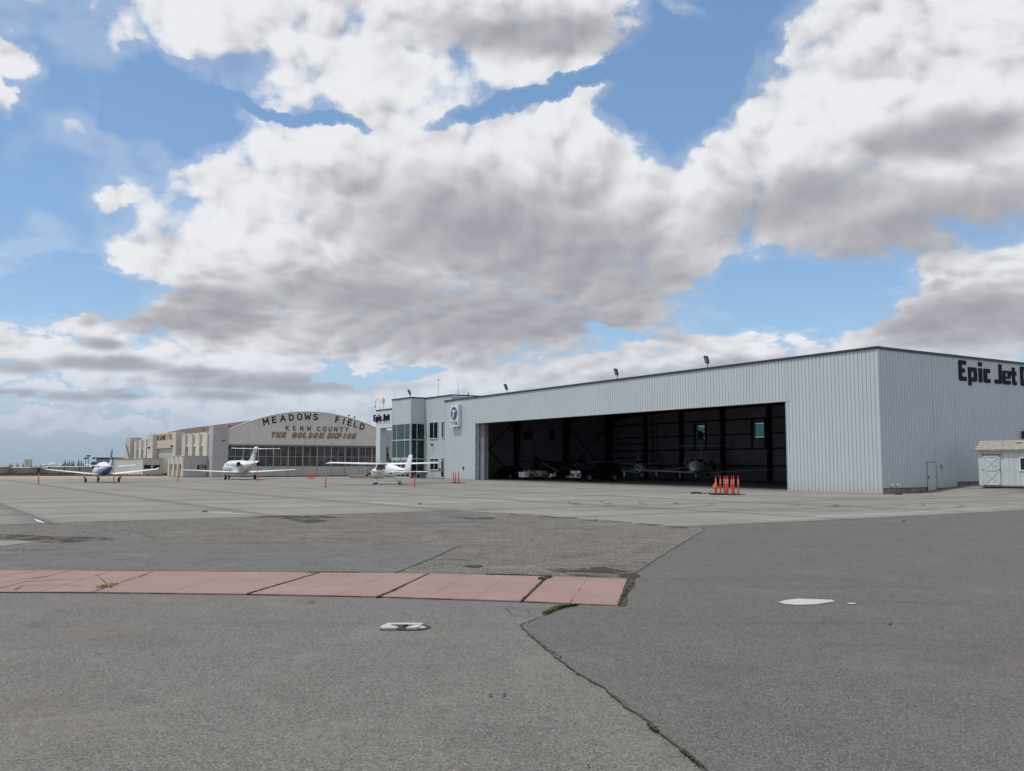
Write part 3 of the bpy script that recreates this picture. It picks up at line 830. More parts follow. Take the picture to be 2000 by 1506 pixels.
CAP = {
 'A': [[(0, 0), (.42, 1), (.84, 0)], [(.17, .34), (.67, .34)]], 'C': [[(.74, .80), (.55, .96), (.25, .96), (.06, .75), (.06, .25), (.25, .04), (.55, .04), (.74, .20)]],
 'D': [[(.07, .04), (.07, .96), (.42, .96), (.72, .74), (.72, .26), (.42, .04), (.07, .04)]], 'E': [[(.62, .95), (.07, .95), (.07, .05), (.62, .05)], [(.07, .51), (.55, .51)]],
 'F': [[(.62, .95), (.07, .95), (.07, 0)], [(.07, .50), (.55, .50)]], 'G': [[(.72, .80), (.55, .96), (.25, .96), (.06, .75), (.06, .25), (.25, .04), (.55, .04), (.74, .22), (.74, .46), (.44, .46)]],
 'H': [[(.07, 0), (.07, 1)], [(.70, 0), (.70, 1)], [(.07, .5), (.70, .5)]], 'I': [[(.1, 0), (.1, 1)]], 'K': [[(.07, 0), (.07, 1)], [(.68, 1), (.10, .45)], [(.28, .58), (.72, 0)]],
 'L': [[(.07, 1), (.07, .05), (.60, .05)]], 'M': [[(.07, 0), (.07, 1), (.46, .35), (.85, 1), (.85, 0)]], 'N': [[(.07, 0), (.07, 1), (.70, 0), (.70, 1)]],
 'O': [[(.25, .04), (.06, .27), (.06, .73), (.25, .96), (.57, .96), (.76, .73), (.76, .27), (.57, .04), (.25, .04)]], 'P': [[(.07, 0), (.07, .95), (.48, .95), (.66, .84), (.66, .58), (.48, .46), (.07, .46)]],
 'R': [[(.07, 0), (.07, .95), (.48, .95), (.66, .84), (.66, .60), (.48, .48), (.07, .48)], [(.38, .47), (.70, 0)]], 'S': [[(.66, .82), (.50, .96), (.22, .96), (.07, .80), (.07, .64), (.20, .54), (.52, .47), (.67, .36), (.67, .18), (.50, .04), (.20, .04), (.05, .18)]],
 'T': [[(.0, .95), (.74, .95)], [(.37, .95), (.37, 0)]], 'U': [[(.07, 1), (.07, .25), (.24, .04), (.54, .04), (.71, .25), (.71, 1)]], 'W': [[(0, 1), (.25, .0), (.52, .72), (.79, .0), (1.04, 1)]], 'Y': [[(0, 1), (.37, .48), (.74, 1)], [(.37, .5), (.37, 0)]]}
CAPW = {'I': .2, 'W': 1.04, 'M': .92, 'A': .84}
def capmesh(ch, size, w=.15, ext=.03, shear=0.0, d0=0.0):
    m = MB(); k = 0; W_ = CAPW.get(ch, .76)
    for pl_ in CAP[ch]:
        for (x0, z0), (x1, z1) in zip(pl_[:-1], pl_[1:]):
            a = Vector((x0 - W_ / 2 + shear * (z0 - .5), z0)) * size; b_ = Vector((x1 - W_ / 2 + shear * (z1 - .5), z1)) * size
            t_ = (b_ - a).normalized(); n_ = Vector((-t_.y, t_.x)) * w * size / 2; e_ = t_ * w * size * .40
            a2, b2 = a - e_, b_ + e_; c_ = w * size * .2
            m.prism([tuple(a2 + n_ * .6), tuple(a2 - n_ * .6), tuple(a2 + t_ * c_ - n_), tuple(b2 - t_ * c_ - n_), tuple(b2 - n_ * .6), tuple(b2 + n_ * .6), tuple(b2 - t_ * c_ + n_), tuple(a2 + t_ * c_ + n_)], -(ext + d0 + .005 * k), 0, 'y'); k += 1
    return m
def cap(ch, size, mat, parent, loc, rot, w=.15, ext=.03, shear=0.0, name='letter', sx=1.0):
    m = capmesh(ch, size, w, ext, shear); o = m.build(name, mat, parent); recalc(o); o.location = loc; o.rotation_euler = rot; o.scale = (sx, 1, 1); return o
def letter(body, size, mat, parent, loc, rot, ext=.02, offset=0.0, shear=0.0, sx=1.0, name='letter'):
    me = textmesh(body, size, ext, offset, shear); me.name = name; me.materials.clear(); me.materials.append(mat)
    o = bpy.data.objects.new(name, me); COL.objects.link(o); o.parent = parent; o.location = loc; o.rotation_euler = rot; o.scale = (sx, 1, 1)
    return o
def window(parent, mats, rect, plane, axis, out_, cols=(), rows=(), fw=.06, name='window', depth=.06, inset=.02):
    """framed window. rect=(a0,a1,z0,z1); axis 'x' means plane x=const running along y; out_=-1/+1. Pane sub-parts."""
    a0, a1, z0, z1 = rect; fm, gm = mats
    def bx(m, p0, p1, q0, q1, d0, d1):
        lo, hi = plane + out_ * d0, plane + out_ * d1
        if axis == 'x': m.box(min(lo, hi), max(lo, hi), p0, p1, q0, q1)
        else: m.box(p0, p1, min(lo, hi), max(lo, hi), q0, q1)
    f = MB()
    bx(f, a0 - fw, a1 + fw, z0 - fw, z0, -.02, depth); bx(f, a0 - fw, a1 + fw, z1, z1 + fw, -.02, depth)
    bx(f, a0 - fw, a0, z0, z1, -.02, depth); bx(f, a1, a1 + fw, z0, z1, -.02, depth)
    A_ = [a0] + list(cols) + [a1]; Z_ = [z0] + list(rows) + [z1]
    for c in cols: bx(f, c - fw * .4, c + fw * .4, z0, z1, -.02, depth * .9)
    for r_ in rows: bx(f, a0, a1, r_ - fw * .4, r_ + fw * .4, -.021, depth * .85)
    fo = f.build(name, fm, parent)
    for i in range(len(A_) - 1):
        for j in range(len(Z_) - 1):
            g_ = MB(); e = fw * .4
            bx(g_, A_[i] + e, A_[i + 1] - e, Z_[j] + e, Z_[j + 1] - e, -.01, inset)
            g_.build('pane', gm, fo)
    return fo

# ------------------------------------------------------------------ white jet-centre hangar
H = empty('jet_center_hangar', (C0.x, C0.y, 0), RZ, 'large white ribbed-metal aircraft hangar with wide open door and dark roof trim', 'hangar')
rt = lambda s: 9.48 - .0042 * s
DL, DR_, DT = 50.15, 7.55, 6.37
for (a_, b_) in ((0, DR_), (DL, 56.92)):
    m = MB(); ribs_y(m, 0, a_, b_, const(-.1), rt, -1); m.build('front_wall', M_wall, H)

m = MB(); ribs_y(m, 0, DR_, DL, const(DT), rt, -1); m.build('door_header_wall', M_wall, H)
m = MB()
m.box(.05, .5, .06, DR_ - .02, -.05, 9.2); m.box(.05, .5, DL + .02, 56.85, -.05, 9.1); m.box(.05, .5, DR_, DL, DT + .02, 9.1)
m.build('wall_framing', M_int, H)
m = MB(); m.box(-.01, .52, DL - .03, DL + .015, 0, DT); m.box(-.012, .03, DR_ - .005, DR_ + .03, 0, DT); m.box(-.02, .5, DR_ - .4, DL + .03, DT - .04, DT + .015)
m.build('door_jamb', M_jamb, H)
m = MB(); m.box(-.025, .10, -.03, .03, -.1, 9.3); m.build('corner_trim', M_wall, H)
for k in range(3):
    m = MB(); m.m = 0; y0 = 49.35 + .12 * k; x0 = .60 + .30 * k
    m.box(x0, x0 + .14, y0 + .04, 56.4, .25, 6.5); m.m = 1; m.box(x0 + .02, x0 + .12, y0, y0 + .038, .25, 6.5)
    m.build('sliding_door_leaf', [M_int, M_jamb], H)
# side wall
sw = MB()
ribs_x(sw, 0, .03, 4.9, const(.37), const(9.46), -1); ribs_x(sw, 0, 4.9, 5.95, const(2.06), const(9.46), -1)
ribs_x(sw, 0, 5.95, 8.42, const(.30), const(9.46), -1); ribs_x(sw, 0, 8.42, 24.4, const(.70), const(9.46), -1)
sw.build('side_wall', M_wall, H)
m = MB(); m.box(.06, 4.9, .03, .3, -.1, .365); m.box(6.0, 8.42, .03, .3, -.1, .295); m.box(8.43, 24.3, .03, .3, -.1, .695)
m.build('block_wainscot', M_cmu, H)
m = MB(); m.box(.02, 4.88, -.02, .05, .345, .37); m.box(5.97, 8.42, -.02, .05, .275, .30); m.box(8.43, 24.4, -.02, .05, .672, .70); m.box(8.40, 8.44, -.02, .05, .27, .70)
m.build('base_trim', M_trim, H)
m = MB(); m.box(4.86, 4.94, -.035, .06, -.05, 2.07); m.box(5.90, 5.97, -.035, .06, -.05, 2.07); m.box(4.86, 5.97, -.036, .06, 2.0, 2.07)
m.build('door_frame', M_groove, H)
m = MB(); m.box(4.94, 5.90, -.015, .04, .02, 2.0); dr = m.build('side_door', M_wall, H)
m = MB(); m.tube((5.02, -.06, 1.0), (5.14, -.06, 1.0), .014, .014, 8); m.tube((5.02, -.02, 1.0), (5.02, -.07, 1.0), .02, .02, 8); m.box(4.99, 5.06, -.025, -.014, .92, 1.12); m.build('handle', M_steel, dr)
for z in (.35, 1.0, 1.75):
    m = MB(); m.tube((5.88, -.03, z - .05), (5.88, -.03, z + .05), .012, .012, 6); m.build('hinge', M_steel, dr)
for x in (4.86, 5.97):
    m = MB(); m.box(x - .09, x + .03 if x > 5 else x, -.03, .05, -.05, .33); m.build('door_post_base', plain('dark_red_primer', (.07, .025, .025), .7), H)
for x in (.93, 1.53):
    m = MB(); m.box(x - .11, x + .11, -.05, 0, .47, .60); m.add([(x - .17, -.16, .50), (x + .17, -.16, .50), (x + .12, -.01, .62), (x - .12, -.01, .62), (x - .17, -.16, .53), (x + .17, -.16, .53), (x + .12, -.01, .65), (x - .12, -.01, .65)], [(0, 3, 2, 1), (4, 5, 6, 7), (0, 1, 5, 4), (1, 2, 6, 5), (3, 0, 4, 7)])
    m.build('wall_vent', M_whitepaint, H)
m = MB(); m.box(6.43, 6.55, -.10, 0, 1.62, 1.86); m.build('switch_box', M_alu, H)
# dark trim on parapets
m = MB()
for i in range(12):
    a, b_ = 57.0 * i / 12 - (.07 if i == 0 else 0), 57.0 * (i + 1) / 12
    za, zb = rt(a), rt(b_)
    m.add([(-.07, a, za - .17), (.3, a, za - .17), (.3, a, za), (-.07, a, za), (-.07, b_, zb - .17), (.3, b_, zb - .17), (.3, b_, zb), (-.07, b_, zb)],
          [(0, 1, 2, 3), (0, 3, 7, 4), (3, 2, 6, 7), (4, 7, 6, 5), (0, 4, 5, 1)])
m.box(.3, 24.5, -.07, .25, 9.29, 9.47)
m.build('roof_trim', M_trim, H)
m = MB(); m.box(.12, 24.3, .28, 56.8, 8.80, 9.0); m.box(24.0, 24.4, 0, 56.9, 8.0, 9.3); m.box(.3, 24.4, 56.6, 56.9, 8.0, 9.2)
m.build('roof', M_steel, H)
# interior
m = MB(); n = 12
for i in range(n):
    a, b_ = 56.8 * i / n, 56.8 * (i + 1) / n
    m.add([(0.0, a, .0048 * a + .002), (24.1, a, .0048 * a + .002), (24.1, b_, .0048 * b_ + .002), (0.0, b_, .0048 * b_ + .002)], [(0, 1, 2, 3)])
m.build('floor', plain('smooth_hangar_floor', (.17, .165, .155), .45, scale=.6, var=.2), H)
bw = MB(); holes = [(39.57, 40.93, 4.8, 6.3), (30.88, 32.32, 4.76, 6.28)]
ycuts = [0, 30.88, 32.32, 39.57, 40.93, 56.9]
for a, b_ in zip(ycuts[:-1], ycuts[1:]):
    h = [q for q in holes if abs(q[0] - a) < .01]
    if h: bw.box(24.0, 24.25, a, b_, -.1, h[0][2]); bw.box(24.0, 24.25, a, b_, h[0][3], 8.8)
    else: bw.box(24.0, 24.25, a, b_, -.1, 8.8)
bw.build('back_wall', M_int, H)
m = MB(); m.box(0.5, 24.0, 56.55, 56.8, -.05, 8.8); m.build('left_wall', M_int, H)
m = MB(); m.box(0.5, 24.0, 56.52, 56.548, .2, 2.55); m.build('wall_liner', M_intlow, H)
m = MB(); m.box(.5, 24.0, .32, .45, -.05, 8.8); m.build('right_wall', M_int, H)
for (a, b_, z0, z1) in holes:
    w = window(H, (M_steel, M_clear), (a, b_, z0, z1), 24.0, 'x', -1, fw=.12, name='back_window')
    m = MB(); m.box(23.82, 23.95, a - .3, a - .13, 3.56, 6.85); m.box(23.82, 23.95, b_ + .13, b_ + .3, 3.56, 6.85); m.build('window_jamb_stud', M_steel, H)
for z in (1.75, 3.56, 5.16, 6.77):
    for s0_, s1_ in (((.5, 30.6), (32.6, 39.3), (41.2, 56.5)) if z == 5.16 else ((.5, 56.5),)):
        m = MB(); m.box(23.84, 23.99, s0_, s1_, z - .08, z + .08); m.build('girt', M_steel, H)
for z in (2.7, 4.4):
    m = MB(); m.box(23.86, 23.99, 49.5, 56.5, z - .06, z + .06); m.build('girt', M_steel, H)
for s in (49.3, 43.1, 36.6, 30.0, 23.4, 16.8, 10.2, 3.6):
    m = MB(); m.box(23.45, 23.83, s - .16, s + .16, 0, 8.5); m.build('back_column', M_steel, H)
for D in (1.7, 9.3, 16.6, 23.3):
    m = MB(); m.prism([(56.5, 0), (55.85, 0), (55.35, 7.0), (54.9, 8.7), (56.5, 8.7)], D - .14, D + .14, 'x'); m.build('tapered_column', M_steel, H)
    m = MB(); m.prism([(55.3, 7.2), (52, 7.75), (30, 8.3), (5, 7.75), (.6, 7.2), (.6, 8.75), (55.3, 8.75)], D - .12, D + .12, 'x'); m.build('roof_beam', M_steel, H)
for D0, D1 in ((1.8, 9.1), (16.8, 23.2)):
    for a, b_ in ((.5, 6.9), (6.9, .5)):
        m = MB(); m.tube((D0, 56.2, a), (D1, 56.2, b_), .055, .055, 6); m.build('cross_brace', M_steel, H)
for rc in ((10.73, 11.9, 4.95, 5.89), (14.53, 15.21, 4.9, 6.11)):
    window(H, (M_steel, M_black), rc, 56.55, 'y', -1, fw=.05, name='interior_window')
m = MB(); m.box(11.9, 13.9, 56.44, 56.50, .25, 2.3); m.build('interior_door', plain('grey_door', (.16, .16, .17), .6), H)
m = MB(); m.box(2.6, 3.5, 56.40, 56.50, .3, 2.2); m.build('wall_cabinet', plain('tan_cabinet', (.10, .075, .06), .7), H)
for s, r_ in ((48.2, .09), (47.4, .09), (46.2, .05)):
    m = MB(); m.tube((23.6, s, 1.6), (23.6, s, 7.6), r_, r_, 8); m.build('downpipe', plain('grey_pipe', (.16, .16, .17), .6), H)
# hangar wall letters
SG = empty('side_wall_lettering', (*W(0, 0), 0), RZ, 'big navy "Epic Jet Center" letters high on the shaded hangar side wall', 'lettering')
for ch, D, w in (('E', 9.02, .182), ('p', 10.17, .178), ('i', 11.48, .21), ('c', 12.1, .21), ('J', 13.52, .19), ('e', 14.60, .168), ('t', 15.68, .185), ('C', 17.0, .19), ('e', 18.15, .168), ('n', 19.3, .168), ('t', 20.45, .185), ('e', 21.4, .168), ('r', 22.55, .2)):
    g_, ww = glyph(ch, w, 1.43, .05)
    o = g_.build('letter', M_letter, SG); o.location = (D, -.012, 7.71)
# roof flood lamps
def flood(s, D, zb, label):
    e = empty('flood_lamp', (*W(D, s), zb), RZ, label, 'flood lamp', 'flood lamps along the roof edge')
    m = MB(); m.tube((0, 0, 0), (0, 0, .34), .035, .03, 8); m.tube((0, 0, .30), (0, 0, .42), .05, .05, 8); m.build('bracket', M_trim, e)
    m = MB(); m.box(-.07, .07, -.17, .17, 0, .62); hd_ = m.build('lamp_head', M_trim, e); hd_.location = (-.02, 0, .36); hd_.rotation_euler = (R(12), R(-30), 0)
    m = MB(); m.box(-.085, -.071, -.13, .13, .06, .56); m.build('lens', plain('lamp_lens', (.28, .28, .30), .3), hd_)
flood(15.22, .1, rt(15.2) - .02, 'tilted flood lamp on roof edge nearest the hangar corner')
flood(26.2, .1, rt(26) - .02, 'tilted flood lamp on roof edge above the middle of the open door')
flood(44.0, .1, rt(44) - .02, 'tilted flood lamp on roof edge between office and middle of door')
flood(62.9, -1.4, 9.88, 'tilted flood lamp on the corner of the glazed office tower')

# titan sign
T = empty('titan_sign', (*W(-.02, 54.05), 7.33), RZ, 'white square wall sign with blue oval T emblem and the word TITAN', 'sign')
m = MB(); m.box(-.42, -.02, -.93, .93, -1.22, 1.22); m.build('sign_box', M_signwhite, T)
m = MB()
def disc(m, cx, cz, rx, rz, y0, y1, n=32, ax='x'):
    m.prism([(cx + rx * math.cos(2 * PI * i / n), cz + rz * math.sin(2 * PI * i / n)) for i in range(n)], y0, y1, ax)
disc(m, .0, .26, .73, .73, -.44, -.421); m.build('blue_disc', M_bluesign, T)
m = MB(); m.prism([(.42, .66), (-.36, .66), (-.30, .44), (-.06, .44), (.12, -.26), (.36, -.26), (.17, .44), (.42, .44)][::-1], -.455, -.441, 'x'); m.build('letter_t', M_signwhite, T)
m = MB(); m.prism([(-.38, .66), (-.50, .66), (-.46, .40), (-.33, .44)], -.455, -.441, 'x'); m.build('red_wedge', M_redsign, T)
m = MB(); m.box(-.432, -.421, -.9, .9, -.60, -.575); m.build('divider', M_letter, T)
for i, ch in enumerate('TITAN'):
    cap(ch, .32, M_letter, T, (-.43, .62 - i * .31, -1.03), (0, 0, -PI / 2), .2, .008, sx=.85)

# ------------------------------------------------------------------ office block with glass tower
O = empty('office_block', (C0.x, C0.y, 0), RZ, 'white ribbed-metal office block with teal glass corner tower left of the hangar', 'office')
m = MB(); ribs_y(m, .4, 56.0, 62.5, const(-.05), const(9.80), -1)
m.build('front_wall', M_wall, O)
m = MB(); m.box(.45, 12, 56.92, 67.4, 0, 9.0); m.box(.45, 12, 56.0, 67.4, 9.003, 9.7); m.build('rear_block', M_wall, O)
m = MB(); ribs_y(m, -1.55, 62.45, 67.45, const(6.80), const(9.84), -1); ribs_x(m, 62.45, -1.55, .4, const(6.80), const(9.84), -1); m.box(-1.5, .4, 62.5, 67.4, 6.85, 9.7)
m.add([(-1.55, 67.45, 6.8), (.45, 67.45, 6.8), (.45, 67.45, 9.84), (-1.55, 67.45, 9.84)], [(3, 2, 1, 0)])
m.build('tower_upper_wall', M_wall, O)
m = MB()
m.box(-1.62, .5, 62.38, 62.6, 9.78, 9.93); m.box(-1.62, -1.4, 62.6, 67.5, 9.78, 9.93); m.box(.33, .55, 56.0, 62.38, 9.75, 9.90); m.box(.55, 12, 55.93, 56.1, 9.75, 9.90)
m.build('roof_trim', M_trim, O)
m = MB(); z_ = (.3, 2.45, 2.72, 4.78, 4.92, 6.75)
m.box(-1.55, -1.38, 62.45, 62.62, .2, 6.8); m.box(-1.55, -1.40, 67.33, 67.45, .2, 6.8)
m.box(-1.55, -1.42, 62.62, 67.33, 6.72, 6.80); m.box(-1.55, -1.42, 62.62, 67.33, 4.76, 4.90); m.box(-1.55, -1.42, 62.62, 67.33, 2.44, 2.72)
for s in (66.14, 63.99): m.box(-1.53, -1.42, s - .05, s + .05, 2.72, 4.76); m.box(-1.53, -1.42, s - .05, s + .05, 4.90, 6.72)
m.box(-1.38, .4, 62.45, 62.56, 6.72, 6.80); m.box(-1.38, .4, 62.45, 62.56, 4.78, 4.88); m.box(-1.38, .4, 62.45, 62.56, 2.50, 2.62)
m.box(-.71, -.62, 62.46, 62.56, .2, 2.5); m.box(-.71, -.62, 62.46, 62.56, 2.62, 4.78); m.box(-.71, -.62, 62.46, 62.56, 4.88, 6.72); m.box(.28, .42, 62.45, 62.56, .2, 6.72)
m.build('curtain_wall_frame', M_jamb, O)
for (a, b_) in ((62.62, 63.94), (64.04, 66.09), (66.19, 67.33)):
    for (z0, z1) in ((4.90, 6.72), (2.72, 4.76)):
        m = MB(); m.box(-1.49, -1.45, a, b_, z0, z1); m.build('glass_pane', M_teal, O)
for (a, b_) in ((-1.38, -.71), (-.62, .28)):
    for (z0, z1) in ((4.88, 6.72), (2.62, 4.78), (1.35, 2.50), (.28, 1.33)):
        m = MB(); m.box(a, b_, 62.49, 62.53, z0, z1); m.build('glass_pane', M_tealsh, O)
for k in range(4):
    a = 62.7 + k * 1.15
    m = MB(); m.box(-1.50, -1.44, a, a + .06, .25, 2.44); m.box(-1.50, -1.44, a + 1.05, a + 1.11, .25, 2.44); m.box(-1.50, -1.44, a + .06, a + 1.05, 2.30, 2.44); m.box(-1.50, -1.44, a + .06, a + 1.05, .25, .42)
    d_ = m.build('entrance_door', M_jamb, O)
    m = MB(); m.box(-1.48, -1.46, a + .06, a + 1.05, .42, 2.30); m.build('pane', M_darkglass, d_)
m = MB(); m.box(-1.62, -1.5, 64.9, 65.1, 2.48, 2.6); m.build('door_sensor', M_black, O)
m = MB(); m.box(-1.30, .35, 62.6, 67.3, .2, .26); m.box(.30, .34, 62.6, 67.3, .26, 6.7); m.build('tower_interior', M_steel, O)
window(O, (M_whitepaint, M_tealsh), (59.15, 61.18, 4.98, 6.85), .36, 'x', -1, cols=(60.16,), fw=.06, name='upper_window')
window(O, (M_whitepaint, M_teal), (57.70, 58.28, 5.0, 6.84), .36, 'x', -1, fw=.05, name='narrow_window')
window(O, (M_whitepaint, M_darkglass), (59.0, 61.0, 1.31, 2.57), .36, 'x', -1, cols=(60.0,), rows=(2.28,), fw=.07, name='lower_window')
window(O, (M_whitepaint, M_darkglass), (57.64, 58.30, .42, 2.60), .36, 'x', -1, rows=(2.36,), fw=.06, name='glass_door')
m = MB(); m.tube((.36, 60.36, 4.25), (.2, 60.36, 4.25), .05, .05, 8); m.box(.10, .26, 60.26, 60.46, 4.10, 4.34); m.build('wall_lamp', M_trim, O)
m = MB(); m.box(.26, .36, 58.55, 58.70, 1.15, 1.45); m.build('keypad_box', M_trim, O)
m = MB(); m.box(-.10, 0, 52.5, 52.7, 1.35, 1.65); m.build('outlet_box', M_trim, H)
# antennas
for (px, yt, yb, r_, typ) in ((855.8, 738, 775, .028, 1), (894.8, 745, 772, .022, 0), (770.5, 760, 783, .012, 0), (914.5, 767, 772, .10, 2)):
    x, y, w = pdir(px, yb); # plane D=3
    t = (3 + C0.dot(BV)) / (x * BV.x + y * BV.y); bx_, by_, bz_ = x * t, y * t, 9.55
    x2, y2, w2 = pdir(px, yt); tz = EYE + w2 * t * y / y2
    e = empty('roof_antenna', (bx_, by_, bz_), RZ, {1: 'tall thin mast with small wind vane arms on office roof', 0: 'short thin whip antenna on office roof' if px > 800 else 'faint whip antenna above the glass tower', 2: 'squat vent pipe on office roof'}[typ], 'antenna' if typ < 2 else 'vent')
    if typ == 2: e.name = 'roof_vent'
    m = MB(); m.tube((0, 0, 0), (0, 0, tz - bz_), r_, r_ * .6, 6); m.build('mast' if typ < 2 else 'pipe', M_trim, e)
    if typ == 1:
        m = MB(); zt_ = tz - bz_ - .25
        for k in range(3):
            a = k * 2.1 + .4; m.tube((0, 0, zt_), (.42 * math.cos(a), .42 * math.sin(a), zt_ + .0 - .12 * (k == 0)), .016, .012, 5); m.ball((.42 * math.cos(a), .42 * math.sin(a), zt_), .04, .04, .04, 6, 4)
        m.build('vane_arms', M_trim, e)
    elif typ == 0:
        m = MB(); m.tube((0, 0, (tz - bz_) * .3), (0, 0, (tz - bz_) * .62), r_ * 1.7, r_ * 1.7, 6); m.build('coil', M_alu, e)
# portico
Pt = empty('entrance_portico', (C0.x, C0.y, 0), RZ, 'white portal frame with "Epic Jet" letters left of the glass tower', 'portico')
m = MB(); m.box(-1.0, -.1, 71.95, 73.15, -.05, 6.5); m.build('column', metalwall('portico_panel', (.62, .65, .68)), Pt)
m = MB(); m.box(-1.0, -.1, 67.46, 73.15, 6.5, 8.75); m.build('beam', bpy.data.materials['portico_panel'], Pt)
m = MB(); m.box(-1.06, -.04, 67.46, 73.21, 8.75, 8.90); m.build('trim', M_trim, Pt)
m = MB(); m.box(-1.03, -.99, 67.46, 71.95, 6.42, 6.50); m.build('soffit_edge', M_trim, Pt)
y = 73.75
for ch in 'Epic Jet':
    if ch == ' ': y -= .30; continue
    w = {'i': .10, 'c': .125, 't': .125, 'p': .10, 'e': .10}.get(ch, .115)
    g_, ww = glyph(ch, w, .86, .14); o = g_.build('letter', M_letter, Pt)
    o.location = (-1.02, y, 7.42); o.rotation_euler = (0, 0, -PI / 2); y -= ww + .12
e = empty('hook_lamp', (*W(-.6, 72.9), 8.9), RZ, 'curved gooseneck lamp on top of the white portico', 'lamp')
pts = [(0, 0, 0), (0, 0, .9)] + [(0, .75 - .75 * math.cos(a), .9 + .55 * math.sin(a)) for a in [PI * i / 10 for i in range(1, 11)]] + [(0, 1.5, .62)]
m = MB(); m.path(pts, .03, 6); m.build('gooseneck', M_alu, e)
m = MB(); m.tube((0, 1.5, .62), (0, 1.5, .40), .05, .10, 8); m.build('lamp_shade', M_trim, e)
e = empty('roof_dish', (*W(-.5, 72.1), 8.9), RZ, 'round cream dish on a short post atop the white portico', 'dish')
m = MB(); m.tube((0, 0, 0), (0, 0, .8), .03, .03, 6); m.build('post', M_alu, e)
m = MB(); disc(m, 0, 1.15, .30, .42, -.12, .02, 20); m.build('reflector', plain('cream_dish', (.58, .54, .36), .6), e)
m = MB(); m.ball((-.16, -.02, 1.12), .06, .08, .08, 8, 5); m.build('hub', M_alu, e)
# planter and mat
e = empty('stone_planter', (*W(-.9, 60.6), gzl(-.9, 60.6)), RZ, 'square grey stone planter with flared bowl beside the office door', 'planter')
m = MB(); rings = []
for z, h in ((0, .26), (.06, .28), (.08, .22), (.42, .24), (.50, .40), (.66, .46), (.70, .46), (.66, .38)):
    rings.append([(-h, -h, z), (h, -h, z), (h, h, z), (-h, h, z)])
m.loft(rings); m.build('bowl', plain('grey_stone', (.20, .19, .17), .9, var=.25, scale=5, bmp=.01), e)
e = tag(MB().box(-.9, .35, -1.0, .9, 0, .05).build('entrance_step', plain('dark_step', (.13, .13, .125), .9)), 'low dark step in front of the narrow glass office door', 'step')
e.location = (*W(0, 58.0), gzl(-.5, 58.0)); e.rotation_euler[2] = RZ

# ------------------------------------------------------------------ weathered arched hangar
Mh = empty('arched_hangar', (M0.x, M0.y, 0), RZ, 'old cream concrete hangar with arched front and long glazed doors lettered Meadows Field', 'hangar')
q0, cz_, zt0 = 15.9, .01765, 10.47
arch = lambda q: zt0 - cz_ * (q - q0) ** 2
m = MB()
pl = [(2.4, 5.02)] + [(29.4, 5.02)] + [(29.4 - 27.0 * i / 32, arch(29.4 - 27.0 * i / 32)) for i in range(33)]
m.prism(pl, .2, .7, 'y'); recalc(m.build('arched_gable', M_arch, Mh))
m = MB()
for i in range(32):
    a, b_ = 2.3 + 27.2 * i / 32, 2.3 + 27.2 * (i + 1) / 32
    za, zb = arch(a), arch(b_)
    m.prism([(a, za + .003), (b_, zb + .003), (b_, zb + .10), (a, za + .10)], .12, .78, 'y')
recalc(m.build('gable_coping', M_arch, Mh))
m = MB(); m.box(0, 2.4, 0, 2.3, 0, 7.78); m.build('corner_pier', M_pier, Mh)
m = MB(); m.box(-.03, 2.43, -.03, 2.33, 7.78, 7.88); m.build('pier_cap', M_cream, Mh)
m = MB(); m.box(29.4, 31.8, 0, 2.3, 0, 7.78); m.build('corner_pier', M_pier, Mh)
m = MB(); rings = []
for y in (.78, 60):
    rings.append([(2.3 + 27.2 * i / 24, y, arch(2.3 + 27.2 * i / 24) - .45) for i in range(25)])
m.loft(rings, cap=False, closed=False); m.build('barrel_roof', M_redroof, Mh)
m = MB(); m.box(2.3, 29.5, 58.5, 59.5, 0, 7.0); m.prism([(2.4, 7.0)] + [(29.4, 7.0)] + [(29.4 - 27.0 * i / 16, arch(29.4 - 27.0 * i / 16) - .5) for i in range(17)], 58.5, 59.5, 'y'); m.build('rear_wall', M_cream, Mh)
m = MB(); m.box(29.5, 30.2, 2.3, 59, 0, 7.0); m.build('far_side_wall', M_cream, Mh)
m = MB(); m.box(2.4, 29.4, .05, .9, 4.93, 5.02); m.build('door_lintel', M_mullfine, Mh)
# folding doors, eleven leaves
LW = 27.0 / 11
def door_leaf(i):
    x0 = 2.4 + LW * i; yb = .42 + (.03 if i % 2 else 0)
    f = MB()
    f.box(x0 + .01, x0 + .09, yb - .04, yb + .06, .05, 4.93); f.box(x0 + LW - .09, x0 + LW - .01, yb - .04, yb + .06, .05, 4.93)
    f.box(x0 + LW / 2 - .035, x0 + LW / 2 + .035, yb - .03, yb + .06, 1.6, 4.85)
    for z, h in ((4.80, .13), (3.13, .07), (1.56, .08), (.05, .1)): f.box(x0 + .09, x0 + LW - .09, yb - .035, yb + .055, z, z + h)
    fo = f.build('door_leaf', M_mullion, Mh)
    m = MB(); m.box(x0 + .09, x0 + LW - .09, yb, yb + .04, .15, 1.56); m.build('lower_panel', M_doorlow, fo)
    bars = MB()
    for c in range(2):
        a = x0 + .09 + c * (LW / 2 - .055); b_ = a + LW / 2 - .125
        for (z0, z1, nr) in ((1.64, 3.13, 4), (3.20, 4.80, 4)):
            m = MB(); m.box(a, b_, yb + .02, yb + .03, z0, z1); m.build('glass_pane', M_glassgrid, fo)
            for k in range(1, 4): bars.box(a + (b_ - a) * k / 4 - .014, a + (b_ - a) * k / 4 + .014, yb + .002, yb + .019, z0, z1)
            for k in range(1, nr): bars.box(a, b_, yb - .001, yb + .018, z0 + (z1 - z0) * k / nr - .014, z0 + (z1 - z0) * k / nr + .014)
    bo = bars.build('glazing_bars', M_mullfine if i % 3 else plain('glazing_bar_light', (.20, .195, .18), .6), fo); bo['kind'] = 'stuff'
for i in range(11): door_leaf(i)
